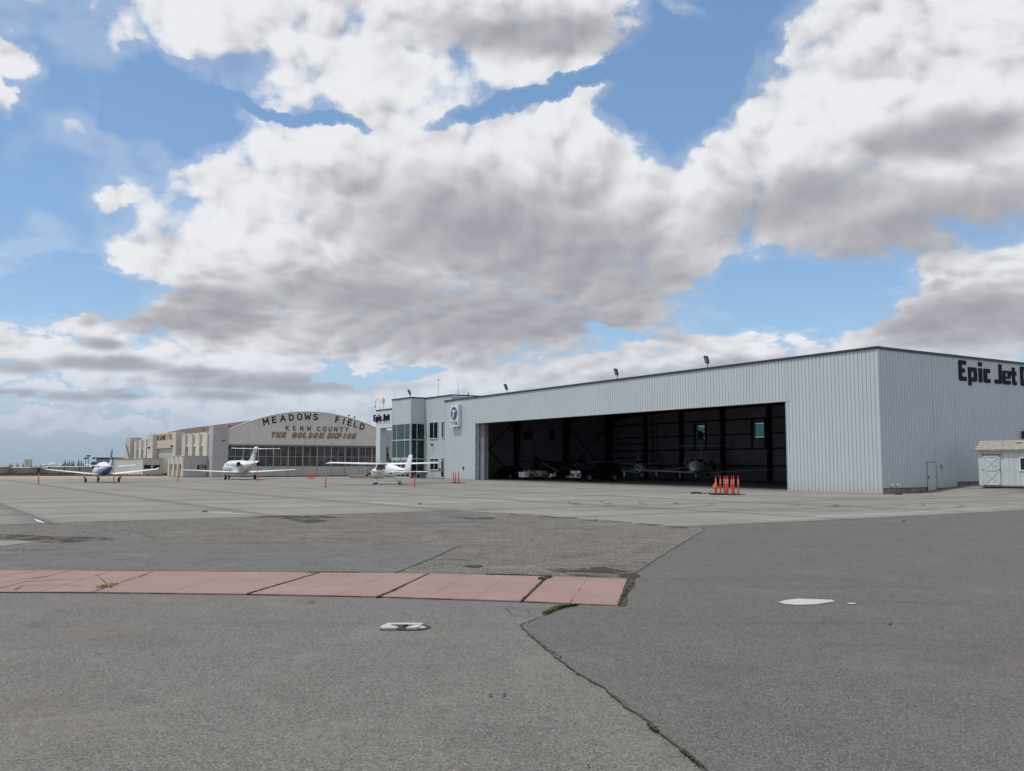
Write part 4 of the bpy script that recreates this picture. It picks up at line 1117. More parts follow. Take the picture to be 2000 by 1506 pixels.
m = MB(); m.box(2.4, 29.4, 1.2, 1.3, 0, 5.0); m.build('interior_shade_sheet', M_black, Mh)  # black sheet painted in place of the unlit space behind the doors
# gable lettering
def arcletters(word, q_start, q_end, zf, size, mat):
    n = len(word)
    for i, ch in enumerate(word):
        q = q_start + (q_end - q_start) * (i + .5) / n
        sl = math.atan(-2 * cz_ * (q - q0) * .95)
        cap(ch, size * .84, mat, Mh, (q, .19, zf(q)), (0, -sl, 0), .19)
arcletters('MEADOWS', 7.75, 17.35, lambda q: arch(q) - 1.24, 1.16, M_letter)
arcletters('FIELD', 19.9, 25.35, lambda q: arch(q) - 1.24, 1.16, M_letter)
def lineletters(word, q_start, pitch, z, size, mat, sh=0, off=.045, back=None, sx_=1.0):
    q = q_start
    for ch in word:
        if ch != ' ':
            if back: cap(ch, size, back, Mh, (q + pitch / 2, 0.195, z), (0, 0, 0), .42, .01, sh, 'letter_outline', sx_)
            cap(ch, size, mat, Mh, (q + pitch / 2, .10 if back else .19, z), (0, 0, 0), .17 if back else .17, .02, sh, 'letter', sx_)
        q += pitch
lineletters('KERN', 11.3, 1.21, 7.40, .70, M_letter)
lineletters('COUNTY', 16.75, .99, 7.40, .70, M_letter)
lineletters('THE', 9.15, .90, 6.30, .70, M_gold, .35, .02, M_letter)
lineletters('GOLDEN', 12.65, .93, 6.30, .70, M_gold, .35, .02, M_letter)
lineletters('EMPIRE', 18.75, .88, 6.30, .70, M_gold, .35, .02, M_letter)
# long side
def bay(r0, r1, top=7.05, winmat=M_darkglass):
    m = MB(); m.prism([(.15, 5.25), (.15, top), (.5, top), (.5, 4.85), (.0, 4.85), (.0, 5.0)], r0, r1, 'y'); recalc(m.build('spandrel_panel', M_cream, Mh))
    m = MB(); m.box(.45, .55, r0, r1, 0, 3.35); m.build('bay_wall', M_cream, Mh)
    window(Mh, (M_cream, winmat), (r0 + .05, r1 - .05, 3.42, 4.82), .55, 'x', -1, cols=((r0 + r1) / 2,), rows=(3.9, 4.36), fw=.05, name='side_window')
M_whiteglass = plain('painted_over_glass', (.42, .42, .40), .6)
for k, (r0, r1) in enumerate(((4.65, 6.8), (9.0, 11.2), (13.5, 15.65), (17.75, 19.2))):
    bay(r0, r1, winmat=M_whiteglass if k < 2 else M_darkglass)
for (r0, r1) in ((2.3, 4.65), (6.8, 9.0), (11.2, 13.5), (15.65, 17.75)):
    m = MB(); m.box(-.25, .5, r0, r1, 0, 6.78); m.build('pilaster', M_cream, Mh)
m = MB(); m.box(.5, .8, 2.3, 19.2, 0, 7.1); m.build('side_wall', M_cream, Mh)
for (r0, r1) in ((19.2, 21.6), (36.4, 40.6)):
    m = MB(); m.box(-.9, .6, r0, r1, 0, 7.5); m.build('pavilion_pier', M_cream, Mh)
m = MB(); m.box(-.15, .6, 21.6, 36.4, 4.85, 7.62); m.build('sign_panel', M_tan, Mh)
for i, ch in enumerate('MEADOWS FIELD'):
    if ch != ' ': cap(ch, .84, M_letter, Mh, (-.17, 36.0 - i * .98 - .3, 6.40), (0, 0, -PI / 2), .17, .02, sx=.85)
for k in range(6):
    m = MB(); m.box(.2, .28, 21.7 + 2.45 * k, 21.7 + 2.45 * k + 2.4, 0, 4.8 if k else 3.6); m.build('side_door_leaf', M_doorlow, Mh)
m = MB(); m.box(.5, .6, 21.6, 36.4, 0, 4.85); m.build('doorway_shade_sheet', M_black, Mh)  # black sheet stands in for the shade inside the pavilion opening
for k in range(3):
    r0 = 42.6 + k * 4.4; bay(r0, r0 + 2.2, 6.9)
for k in range(4):
    r0 = 40.6 + k * 4.35; m = MB(); m.box(-.25, .5, r0 - .2, r0 + 2.05, 0, 6.7); m.build('pilaster', M_cream, Mh)
m = MB(); m.box(.5, .8, 36.4, 58.6, 0, 6.9); m.build('side_wall', M_cream, Mh)
m = MB(); m.box(-.9, 1.2, 56.2, 61.0, 0, 7.4); m.build('end_pier', M_cream, Mh)
m = MB(); m.tube((-1.2, 54.8, 3.0), (-1.2, 58.8, 6.0), .10, .10, 6); m.build('conveyor_brace', M_trim, Mh)
m = MB(); m.tube((1.35, .0, 5.45), (1.45, -.5, 5.60), .04, .03, 6); m.box(1.25, 1.7, -.75, -.45, 5.55, 5.68); m.build('pier_lamp', M_trim, Mh)
for r_ in (19.0, 36.2):
    m = MB(); m.box(-1.3, -.9, r_ + 2, r_ + 2.4, 4.9, 5.2); m.build('wall_lamp', M_trim, Mh)
for r_ in (2, 10, 18, 30, 45):
    m = MB(); m.box(4.5 + r_ * .02, 5.2, 6 + r_, 7.2 + r_, arch(4.6) - .6, arch(4.6) + .15); m.build('roof_vent', M_roofgrey, Mh)
m = MB(); m.tube((12.4, .4, arch(12.4) + .1), (12.4, .4, arch(12.4) + .3), .03, .03, 6); m.ball((12.4, .4, arch(12.4) + .38), .14, .14, .14, 8, 6); m.build('beacon_lamp', M_whitepaint, Mh)
for q in (22.6, 23.6):
    m = MB(); m.tube((q, .4, arch(q)), (q, .4, arch(q) + .45), .03, .03, 6); m.box(q - .12, q + .12, .25, .5, arch(q) + .35, arch(q) + .55); m.build('roof_lamp', M_trim, Mh)
m = MB(); m.tube((17.3, .6, arch(17.3)), (17.3, .6, arch(17.3) + .9), .02, .02, 5); m.build('lightning_rod', M_trim, Mh)
# annexes on the long side
An = empty('small_annex', (M0.x, M0.y, 0), RZ, 'low cream annex with piers and air conditioner against the old hangar', 'annex')
m = MB(); m.box(-3.7, -.28, 2.0, 11.6, 0, 3.2); m.build('walls', M_pier, An)
m = MB(); m.box(-3.75, -.26, 1.95, 11.65, 3.2, 3.27); m.build('coping', M_cream, An)
m = MB(); m.box(-3.6, -.3, 1.96, 2.0, 2.38, 2.46); m.build('ledge', M_cream, An)
for r0 in (1.9, 4.6, 7.4, 10.3):
    m = MB(); m.box(-3.95, -3.7, r0 + .01, r0 + 1.0, 0, 2.9); m.build('pier', M_cream, An)
for r0 in (2.95, 5.7, 8.5):
    m = MB(); m.box(-3.9, -3.7, r0, r0 + 1.5, 2.0, 3.15); m.build('upper_panel', M_cream, An)
    window(An, (M_cream, M_darkglass), (r0 + .15, r0 + 1.3, 1.0, 1.9), -3.7, 'x', -1, fw=.06)
for (a, b_) in ((-1.75, -1.4), (-.62, -.35)): window(An, (M_cream, M_darkglass), (a, b_, 1.12, 1.82), 1.98, 'y', -1, fw=.05)
m = MB(); m.box(-1.25, -.72, 1.6, 2.0, 1.37, 1.82); ac = m.build('air_conditioner', plain('ac_grey', (.24, .24, .23), .6), An)
for k in range(5):
    m = MB(); m.box(-1.2, -.77, 1.585, 1.6, 1.42 + k * .08, 1.45 + k * .08); m.build('louvre', M_trim, ac)
An2 = empty('long_annex', (M0.x, M0.y, 0), RZ, 'low grey annex with dark strip windows beyond the lettered pavilion', 'annex')
m = MB(); m.box(-4.4, -.95, 27.5, 52, 0, 2.95); m.build('walls', M_cream, An2)
m = MB(); m.box(-4.5, -.9, 27.4, 52, 2.95, 3.05); m.build('coping', M_pier, An2)
window(An2, (M_cream, M_darkglass), (-4.2, -3.0, 1.15, 1.85), 27.5, 'y', -1, fw=.06)
window(An2, (M_cream, M_darkglass), (-2.7, -1.5, 1.15, 1.85), 27.5, 'y', -1, fw=.06)
# a low brick bed and rack in front of the arched doors
p0 = Vector(GZ(683, 934.5)[:2]); p1 = Vector(GZ(733, 935)[:2]); ang = math.atan2((p1 - p0).y, (p1 - p0).x); Lb = (p1 - p0).length
Bk = empty('brick_planter_bed', (p0.x, p0.y, 0), ang, 'low tan brick planter wall in front of the arched hangar doors', 'planter')
m = MB(); m.box(0.02, Lb - .02, .03, 1.2, 0, .50); m.build('core', M_cmu, Bk)
bmesh_ = MB().box(.006, .294, 0, .1, .006, .134).mesh('brick'); bmesh_.materials.append(plain('tan_brick', (.33, .245, .17), .9, var=.2, scale=4))
for r_ in range(4):
    n = int(Lb / .3)
    for k in range(n):
        o = bpy.data.objects.new('brick', bmesh_); COL.objects.link(o); o.parent = Bk; o.location = (k * .3 + (.15 if r_ % 2 else 0) * (k < n - 1), -.07 + .006 * random.random(), r_ * .14)
m = MB(); m.box(-.05, Lb + .05, -.1, 1.3, .56, .62); m.build('cap', plain('sand_cap', (.42, .37, .30), .9), Bk)
p = GZ(715, 933); e = empty('pipe_rack', (p[0], p[1] + 1.2, .6), ang, 'thin black pipe rack behind the brick planter', 'rack')
m = MB(); m.path([(0, 0, 0), (0, 0, .65), (2.2, 0, .65), (2.2, 0, 0)], .035, 6); m.path([(0, 0, .3), (2.2, 0, .3)], .03, 6); m.build('frame', M_trim, e)
m = MB(); m.tube((-2.0, 0, 1.9), (.6, 0, .65), .025, .025, 5); m.tube((2.1, 0, 1.9), (.3, 0, .65), .025, .025, 5); m.build('guy_rods', M_trim, e)

# ------------------------------------------------------------------ shed on the right
sh = empty('garden_shed', (30.75, 62.0, .40), math.atan2(-.643, .766), 'weathered white timber shed with Z-braced door and tan shingle roof beside the hangar', 'shed')
m = MB(); m.box(0, 6.4, .03, 3.0, .10, 2.38); m.prism([(0.03, 2.38), (3.0, 2.38), (1.5, 3.0)], .04, 6.3, 'x'); m.build('walls', M_shedw, sh)
k = 0; x = 0.0
while x < 6.4:
    w = .305
    if not (.28 < x + w / 2 < 1.5 or 2.45 < x + w / 2 < 3.9):
        m = MB(); m.box(x + .006, min(x + w, 6.4) - .006, .0, .03, .12, 2.33); m.build('siding_board', M_shedw, sh)
    else:
        lo = (2.10, 2.33) if x < 2 else (1.92, 2.33)
        m = MB(); m.box(x + .006, x + w - .006, .0, .03, *lo); m.build('siding_board', M_shedw, sh)
        if x > 2: m = MB(); m.box(x + .006, x + w - .006, .0, .03, .12, 1.08); m.build('siding_board', M_shedw, sh)
    x += w
m = MB(); m.box(-.04, 6.44, -.02, .02, .02, .12); m.build('skid', plain('dark_skid', (.16, .17, .17), .8), sh)
m = MB(); m.box(.30, 1.30, -.03, .0, .13, 2.06); dr = m.build('door', M_shedw, sh)
def bar(a, b_, w=.09, d0=-.055, d1=-.03):
    a = Vector(a); b_ = Vector(b_); n = Vector((-(b_ - a).y, (b_ - a).x)).normalized() * w / 2
    m = MB(); m.prism([tuple(a + n), tuple(a - n), tuple(b_ - n), tuple(b_ + n)], d0, d1, 'y'); recalc(m.build('door_brace', M_whitepaint if False else M_shedw, dr))
for a, b_ in (((.30, .18), (1.30, .18)), ((.30, 2.01), (1.30, 2.01)), ((.30, 1.12), (1.30, 1.12)), ((.35, .13), (.35, 2.06)), ((1.25, .13), (1.25, 2.06))): bar(a, b_)
for a, b_ in (((.36, .2), (1.24, 1.1)), ((.36, 1.1), (1.24, .2)), ((.36, 1.15), (1.24, 1.98)), ((.36, 1.98), (1.24, 1.15))): bar(a, b_, .07, -.048, -.03)
m = MB(); m.box(.22, 1.40, -.05, -.01, 2.09, 2.13); m.build('door_drip_rail', M_trim, sh)
m = MB(); m.box(1.26, 1.36, -.07, -.055, 1.1, 1.13); m.box(.24, .32, -.065, -.055, 1.1, 1.13); m.build('latch', M_steel, dr)
window(sh, (M_whitepaint, M_black), (2.50, 3.80, 1.13, 1.88), 0.0, 'y', -1, cols=(3.15,), fw=.07, depth=.05)
m = MB(); m.box(-.12, 6.5, -.16, -.12, 2.33, 2.44); m.box(-.16, -.12, -.16, 3.1, 2.33, 2.44); m.build('fascia', M_shedw, sh)
rf = MB()
rf.add([(-.16, -.18, 2.42), (6.55, -.18, 2.42), (6.55, 1.5, 3.06), (-.16, 1.5, 3.06), (-.16, 3.15, 2.42), (6.55, 3.15, 2.42),
        (-.16, -.18, 2.37), (6.55, -.18, 2.37), (6.55, 1.5, 3.01), (-.16, 1.5, 3.01), (-.16, 3.15, 2.37), (6.55, 3.15, 2.37)],
       [(0, 1, 2, 3), (3, 2, 5, 4), (7, 6, 9, 8), (8, 9, 10, 11), (0, 3, 9, 6), (3, 4, 10, 9), (1, 0, 6, 7), (2, 1, 7, 8), (5, 2, 8, 11), (4, 5, 11, 10)])
rfo = rf.build('roof', M_shingle, sh)
for r_ in range(8):     # shingle courses, each lapped over the one below
    f0, f1 = r_ / 8, (r_ + 1.12) / 8
    yy0, zz0 = -.20 + 1.7 * f0, 2.435 + .64 * f0; yy1, zz1 = -.20 + 1.7 * min(f1, 1), 2.425 + .64 * min(f1, 1)
    for c in range(14):
        x0 = -.18 + .48 * c + (.24 if r_ % 2 else 0); x1 = min(x0 + .472, 6.55)
        if x1 <= x0: continue
        m = MB(); m.add([(x0, yy0, zz0), (x1, yy0, zz0), (x1, yy1, zz1), (x0, yy1, zz1), (x0, yy0, zz0 + .022), (x1, yy0, zz0 + .022), (x1, yy1, zz1 + .004), (x0, yy1, zz1 + .004)], [(0, 3, 2, 1), (4, 5, 6, 7), (0, 1, 5, 4), (1, 2, 6, 5), (2, 3, 7, 6), (3, 0, 4, 7)]); m.build('shingle', M_shingle, rfo)
m = MB(); m.box(2.1, 2.45, .85, 1.0, 2.86, 2.90); m.build('roof_vent', M_trim, rfo)
e = empty('wall_sconce', (*W(16.95, 0), 4.05), RZ, 'small black wall lamp high on the hangar side above the shed', 'lamp')
m = MB(); m.box(-.16, .16, -.30, -.02, -.28, .28); m.build('housing', M_trim, e)
m = MB(); m.box(-.12, .12, -.31, -.301, -.22, .05); m.build('lens', M_line, e)
m = MB(); m.ball((.25, -.3, -.9), .28, .12, .28, 10, 6); m.tube((.25, -.2, -.9), (.25, 0, -.9), .03, .03, 6); m.build('dish', M_alu, e)
#PART3
# ------------------------------------------------------------------ aircraft
def foil(x, yl, z, c, t, camber=.02, vert=False):
    prof = [(0, 0), (.04, .42), (.15, .85), (.33, 1.0), (.6, .72), (.85, .28), (1, .04), (1, -.04), (.85, -.14), (.6, -.40), (.33, -.55), (.15, -.50), (.04, -.28)]
    if vert: prof = [(0, 0), (.05, .5), (.2, .9), (.4, 1), (.7, .6), (1, .08), (1, -.08), (.7, -.6), (.4, -1), (.2, -.9), (.05, -.5)]
    out_ = []
    for f, h in prof:
        if vert: out_.append((x + h * t / 2, yl - f * c, z))
        else: out_.append((x, yl - f * c, z + h * t / 2 + camber * c * math.sin(PI * f)))
    return out_
def fus_ring(y, zc, hw, hh, p=2.2, n=20, zb=None):
    out_ = []
    for i in range(n):
        a = 2 * PI * i / n; c, s = math.cos(a), math.sin(a)
        out_.append((hw * math.copysign(abs(c) ** (2 / p), c), y, zc + hh * math.copysign(abs(s) ** (2 / p), s)))
    return out_
def part(m, name, mats, parent, fix=True):
    o = m.build(name, mats, parent)
    return recalc(o) if fix else o
def wheel(m_parent, x, y, r, w, name='wheel', rimmat=None):
    m = MB(); m.smooth = True; m.tube((x - w / 2, y, r), (x + w / 2, y, r), r, r, 16); wo = part(m, name, M_rubber, m_parent)
    m = MB(); m.tube((x - w / 2 - .01, y, r), (x + w / 2 + .01, y, r), r * .5, r * .5, 12); part(m, 'rim', rimmat or M_alu, wo)
    return wo
def paint_material(name, fn):
    m, b = newmat(name); o = objco(); x, y, z = sep(o); setc(b, fn(x, y, z)); b.inputs['Roughness'].default_value = .25; return m
BLUE = (.022, .060, .20); WHT = (.80, .82, .84)
def fn_lowwing(x, y, z):
    line = 1.16 - y * .13
    d = z - line + X.m('ABSOLUTE', y + 1.0) * 0.0
    c = mixc(sstep(d, -.012, .012, 1, 0), WHT, BLUE)
    st = sstep(X.m('ABSOLUTE', d - .09), .02, .03, 1, 0); c = mixc(st, c, (.10, .22, .50))
    st = sstep(X.m('ABSOLUTE', d + .10), .015, .03, 1, 0); c = mixc(st, c, (.35, .48, .75))
    return c
M_lowpaint = paint_material('blue_and_white_paint', fn_lowwing)
M_finblue = paint_material('blue_fin_paint', lambda x, y, z: mixc(sstep(z + y * .35, .72, .74), WHT, BLUE))
def fn_high(x, y, z):
    l1 = 1.32 - (y + .0) * .22 + X.m('ABSOLUTE', y - 1.2) * .05
    c = mixc(sstep(X.m('ABSOLUTE', z - (1.03 + (y - 1.3) * .24)), .035, .045, 1, 0), WHT, (.07, .10, .17))
    c = mixc(sstep(X.m('ABSOLUTE', z - (1.18 + (y - 1.6) * .10)), .03, .04, 1, 0) * sstep(y, -.6, .2), c, (.09, .11, .16))
    c = mixc(sstep(X.m('ABSOLUTE', z - (1.30 + (-3.6 - y) * .08)), .03, .035, 1, 0) * sstep(y, -2.2, -2.6), c, (.06, .10, .18))
    c = mixc(sstep(X.m('ABSOLUTE', z - (1.18 + (-3.6 - y) * .08)), .02, .03, 1, 0) * sstep(y, -2.2, -2.6), c, (.06, .10, .18))
    return c
M_highpaint = paint_material('striped_white_paint', fn_high)
def fn_jet(x, y, z):
    c0 = 1.45 + X.m('SINE', y * .9) * .10 - (y + 2) * .10
    c = mixc(sstep(X.m('ABSOLUTE', z - c0), .016, .03, 1, 0), WHT, (.12, .13, .15))
    c = mixc(sstep(X.m('ABSOLUTE', z - (c0 + .13 + (y + 3) * .02)), .012, .025, 1, 0), c, (.20, .21, .23))
    c = mixc(sstep(X.m('ABSOLUTE', z - (c0 - .16 - (y + 3) * .02)), .012, .025, 1, 0), c, (.25, .24, .22))
    c = mixc(sstep(z, .95, .80) * .5, c, (.45, .44, .42))
    return c
M_jetpaint = paint_material('swoosh_striped_paint', fn_jet)
def fn_fin(x, y, z):
    n = vnoise(combine(y * 2.0, z * 2.0, 3.0), 2.6, 3, .6)
    c = mixc(sstep(n, .54, .57) * sstep(z, 2.2, 2.5) * sstep(z, 3.65, 3.5), WHT, (.15, .16, .18)); return c
M_jetfin = paint_material('patterned_fin_paint', fn_fin)

def make_low_wing(loc, rz, label, dark=False):
    t = empty('propeller_plane', loc, rz, label, 'airplane')
    bodym = M_lowpaint if not dark else M_white
    m = MB(); m.smooth = True
    st = [(4.15, 1.12, .10, .12), (4.0, 1.12, .26, .28), (3.5, 1.12, .42, .40), (2.4, 1.16, .52, .50), (1.6, 1.22, .60, .60), (.9, 1.36, .63, .74), (-.6, 1.40, .63, .76), (-1.6, 1.40, .55, .66), (-2.6, 1.45, .42, .50), (-3.6, 1.52, .27, .34), (-4.5, 1.60, .13, .18), (-4.8, 1.62, .04, .06)]
    m.loft([fus_ring(*s) for s in st]); f = part(m, 'fuselage', bodym, t)
    for sx in (-1, 1):
        m = MB(); m.smooth = True
        secs = [(sx * .3, .95, .78, 2.0, .26), (sx * 1.6, .80, .90, 1.75, .22), (sx * 5.3, .42, 1.34, 1.0, .12), (sx * 5.58, .30, 1.42, .78, .08), (sx * 5.68, .1, 1.54, .45, .05)]
        m.loft([foil(*s) for s in secs]); part(m, 'wing', M_wing, t)
        m = MB(); m.smooth = True
        m.loft([foil(sx * .05, -3.75, 1.62, 1.15, .12), foil(sx * 2.35, -4.15, 1.82, .62, .07), foil(sx * 2.45, -4.25, 1.84, .4, .04)]); part(m, 'tailplane', M_wing, t)
        m = MB(); m.tube((sx * 1.72, -.05, .95), (sx * 1.72, -.05, .22), .05, .04, 8); m.box(sx * 1.72 - .13 * (sx < 0) - .0, sx * 1.72 + .13 * (sx > 0) + .02, -.28, .22, .35, .85); part(m, 'landing_gear', M_alu, t)
        wheel(t, sx * 1.72 - sx * .08, -.05, .23, .16)
        for k in range(3):
            m = MB(); m.smooth = True; y = .75 - k * .85; m.ball((sx * .585, y, 1.62), .045, .24, .17, 10, 6); part(m, 'cabin_window', M_darkglass, t)
    m = MB(); m.tube((0, 2.5, .8), (0, 2.5, .2), .05, .04, 8); m.box(-.16, -.12, 2.2, 2.8, .42, .8); part(m, 'nose_gear', M_alu, t); wheel(t, 0, 2.5, .20, .14)
    m = MB(); m.smooth = True; m.loft([foil(0, -3.0, 1.80, 1.75, .14, vert=True), foil(0, -3.62, 2.2, 1.25, .12, vert=True), foil(0, -4.35, 3.30, .78, .08, vert=True), foil(0, -4.5, 3.42, .55, .04, vert=True)]); part(m, 'tail_fin', M_finblue if not dark else M_white, t)
    m = MB(); m.smooth = True; m.loft([fus_ring(1.72, 1.66, .40, .05), fus_ring(1.35, 1.80, .49, .20), fus_ring(1.02, 1.94, .54, .205)]); part(m, 'windshield', M_darkglass, t)
    m = MB(); m.smooth = True; m.loft([fus_ring(4.15, 1.12, .13, .13), fus_ring(4.35, 1.12, .10, .10), fus_ring(4.55, 1.12, .02, .02)]); part(m, 'spinner', M_chrome, t)
    for k in range(4):
        a = k * PI / 2 + .5; m = MB(); m.prism([(.05, -.06), (.5, -.09), (1.0, -.05), (1.03, .03), (.5, .07), (.05, .05)], 4.22, 4.25, 'y')
        m.v = [(p[0] * math.cos(a) - p[2] * math.sin(a), p[1], 1.12 + p[0] * math.sin(a) + p[2] * math.cos(a)) for p in m.v]; part(m, 'propeller_blade', M_black, t)
    for sx in (-1, 1):
        m = MB(); m.tube((sx * .42, 3.3, .95), (sx * .60, 3.05, .88), .07, .06, 8); part(m, 'exhaust_stack', M_steel, t)
    m = MB(); m.tube((0, -.5, 2.12), (-.0, -.75, 2.42), .015, .008, 5); part(m, 'antenna', M_white, t)
    return t
def make_jet(loc, rz, label, dark=False):
    t = empty('business_jet', loc, rz, label, 'airplane', )
    m = MB(); m.smooth = True
    st = [(6.9, 1.25, .04, .04), (6.6, 1.27, .24, .20), (6.0, 1.32, .46, .38), (5.2, 1.42, .62, .54), (4.4, 1.55, .74, .70), (3.5, 1.58, .80, .80), (-.5, 1.58, .80, .80), (-2.0, 1.62, .74, .72), (-3.4, 1.75, .56, .52), (-4.8, 1.92, .32, .32), (-5.7, 2.0, .14, .18), (-6.0, 2.02, .05, .06)]
    m.loft([fus_ring(*s) for s in st]); part(m, 'fuselage', M_jetpaint if not dark else M_white, t)
    m = MB(); m.smooth = True; m.loft([fus_ring(1.8, .95, .5, .1, 2.5), fus_ring(1.2, .95, .72, .26, 2.5), fus_ring(-1.2, .95, .72, .28, 2.5), fus_ring(-2.2, 1.05, .4, .1, 2.5)]); part(m, 'wing_root_fairing', M_white, t)
    for sx in (-1, 1):
        m = MB(); m.smooth = True
        m.loft([foil(sx * .5, 1.05, .86, 2.1, .26), foil(sx * 2.3, .75, .94, 1.6, .20), foil(sx * 6.9, .22, 1.20, .72, .09), foil(sx * 7.15, .08, 1.22, .42, .04)]); part(m, 'wing', M_wing, t)
        m = MB(); m.smooth = True
        m.loft([foil(sx * .02, -5.3, 3.72, 1.15, .11), foil(sx * 2.75, -5.75, 3.76, .62, .06)]); part(m, 'tailplane', M_wing, t)
        m = MB(); m.smooth = True; m.loft([fus_ring(-5.95, 3.79, .035, .045), fus_ring(-5.7, 3.79, .05, .08), fus_ring(-6.4, 3.79, .03, .04)]); m.v = [(p[0] + sx * 2.82, p[1], p[2]) for p in m.v]; part(m, 'tailplane_tip', M_white, t)
        # nacelle
        cx, zc = sx * 1.22, 1.92
        m = MB(); m.smooth = True
        rings = []
        for y, r in ((-1.15, .30), (-1.10, .345), (-1.5, .40), (-2.3, .41), (-2.9, .36), (-3.25, .27)):
            rings.append([(cx + r * math.cos(2 * PI * i / 20), y, zc + r * math.sin(2 * PI * i / 20)) for i in range(20)])
        m.loft(rings, cap=False); nac = part(m, 'engine_nacelle', M_white, t)
        m = MB(); m.tube((cx, -1.16, zc), (cx, -1.30, zc), .295, .28, 20); part(m, 'intake', M_black, nac)
        m = MB(); m.tube((cx, -3.27, zc), (cx, -3.05, zc), .265, .26, 20); part(m, 'exhaust', M_black, nac)
        m = MB(); rings = []
        for y, r in ((-1.09, .335), (-1.06, .315), (-1.12, .298)):
            rings.append([(cx + r * math.cos(2 * PI * i / 20), y, zc + r * math.sin(2 * PI * i / 20)) for i in range(20)])
        m.loft(rings, cap=False); part(m, 'intake_lip', M_chrome, nac)
        m = MB(); m.smooth = True; m.loft([foil(sx * .6, -1.6, 1.86, 1.5, .16), foil(sx * .95, -1.6, 1.92, 1.5, .16)]); part(m, 'engine_pylon', M_white, t)
        m = MB(); m.tube((sx * 1.95, -.1, .85), (sx * 1.95, -.1, .25), .055, .05, 8); m.box(sx * 1.95 - .03, sx * 1.95 + .03, .05, .35, .35, .8); part(m, 'landing_gear', M_alu, t)
        wheel(t, sx * 1.95 - sx * .1, -.1, .27, .2)
        for k in range(4):
            m = MB(); m.smooth = True; m.ball((sx * .765, 3.1 - k * .85, 1.82), .04, .17, .15, 10, 6); part(m, 'cabin_window', M_darkglass, t)
    m = MB(); m.tube((0, 4.6, 1.0), (0, 4.6, .2), .05, .05, 8); part(m, 'nose_gear', M_alu, t); wheel(t, 0, 4.6, .21, .14)
    m = MB(); m.smooth = True; m.loft([foil(0, -2.9, 2.15, 2.6, .2, vert=True), foil(0, -3.9, 2.6, 1.9, .17, vert=True), foil(0, -5.25, 3.75, 1.25, .13, vert=True), foil(0, -5.3, 3.88, 1.3, .20, vert=True), foil(0, -5.5, 3.98, .9, .08, vert=True)]); part(m, 'tail_fin', M_jetfin if not dark else M_white, t)
    m = MB(); m.smooth = True; m.loft([fus_ring(5.12, 1.72, .42, .10), fus_ring(4.7, 1.88, .58, .26), fus_ring(4.25, 2.02, .62, .275)]); part(m, 'windshield', M_darkglass, t)
    m = MB(); m.tube((0, -.6, 2.35), (0, -.75, 2.75), .03, .012, 5); part(m, 'antenna', M_white, t)
    m = MB(); m.tube((-.45, -.3, .75), (-.45, -.1, .55), .04, .03, 6); part(m, 'belly_beacon', M_steel, t)
    return t
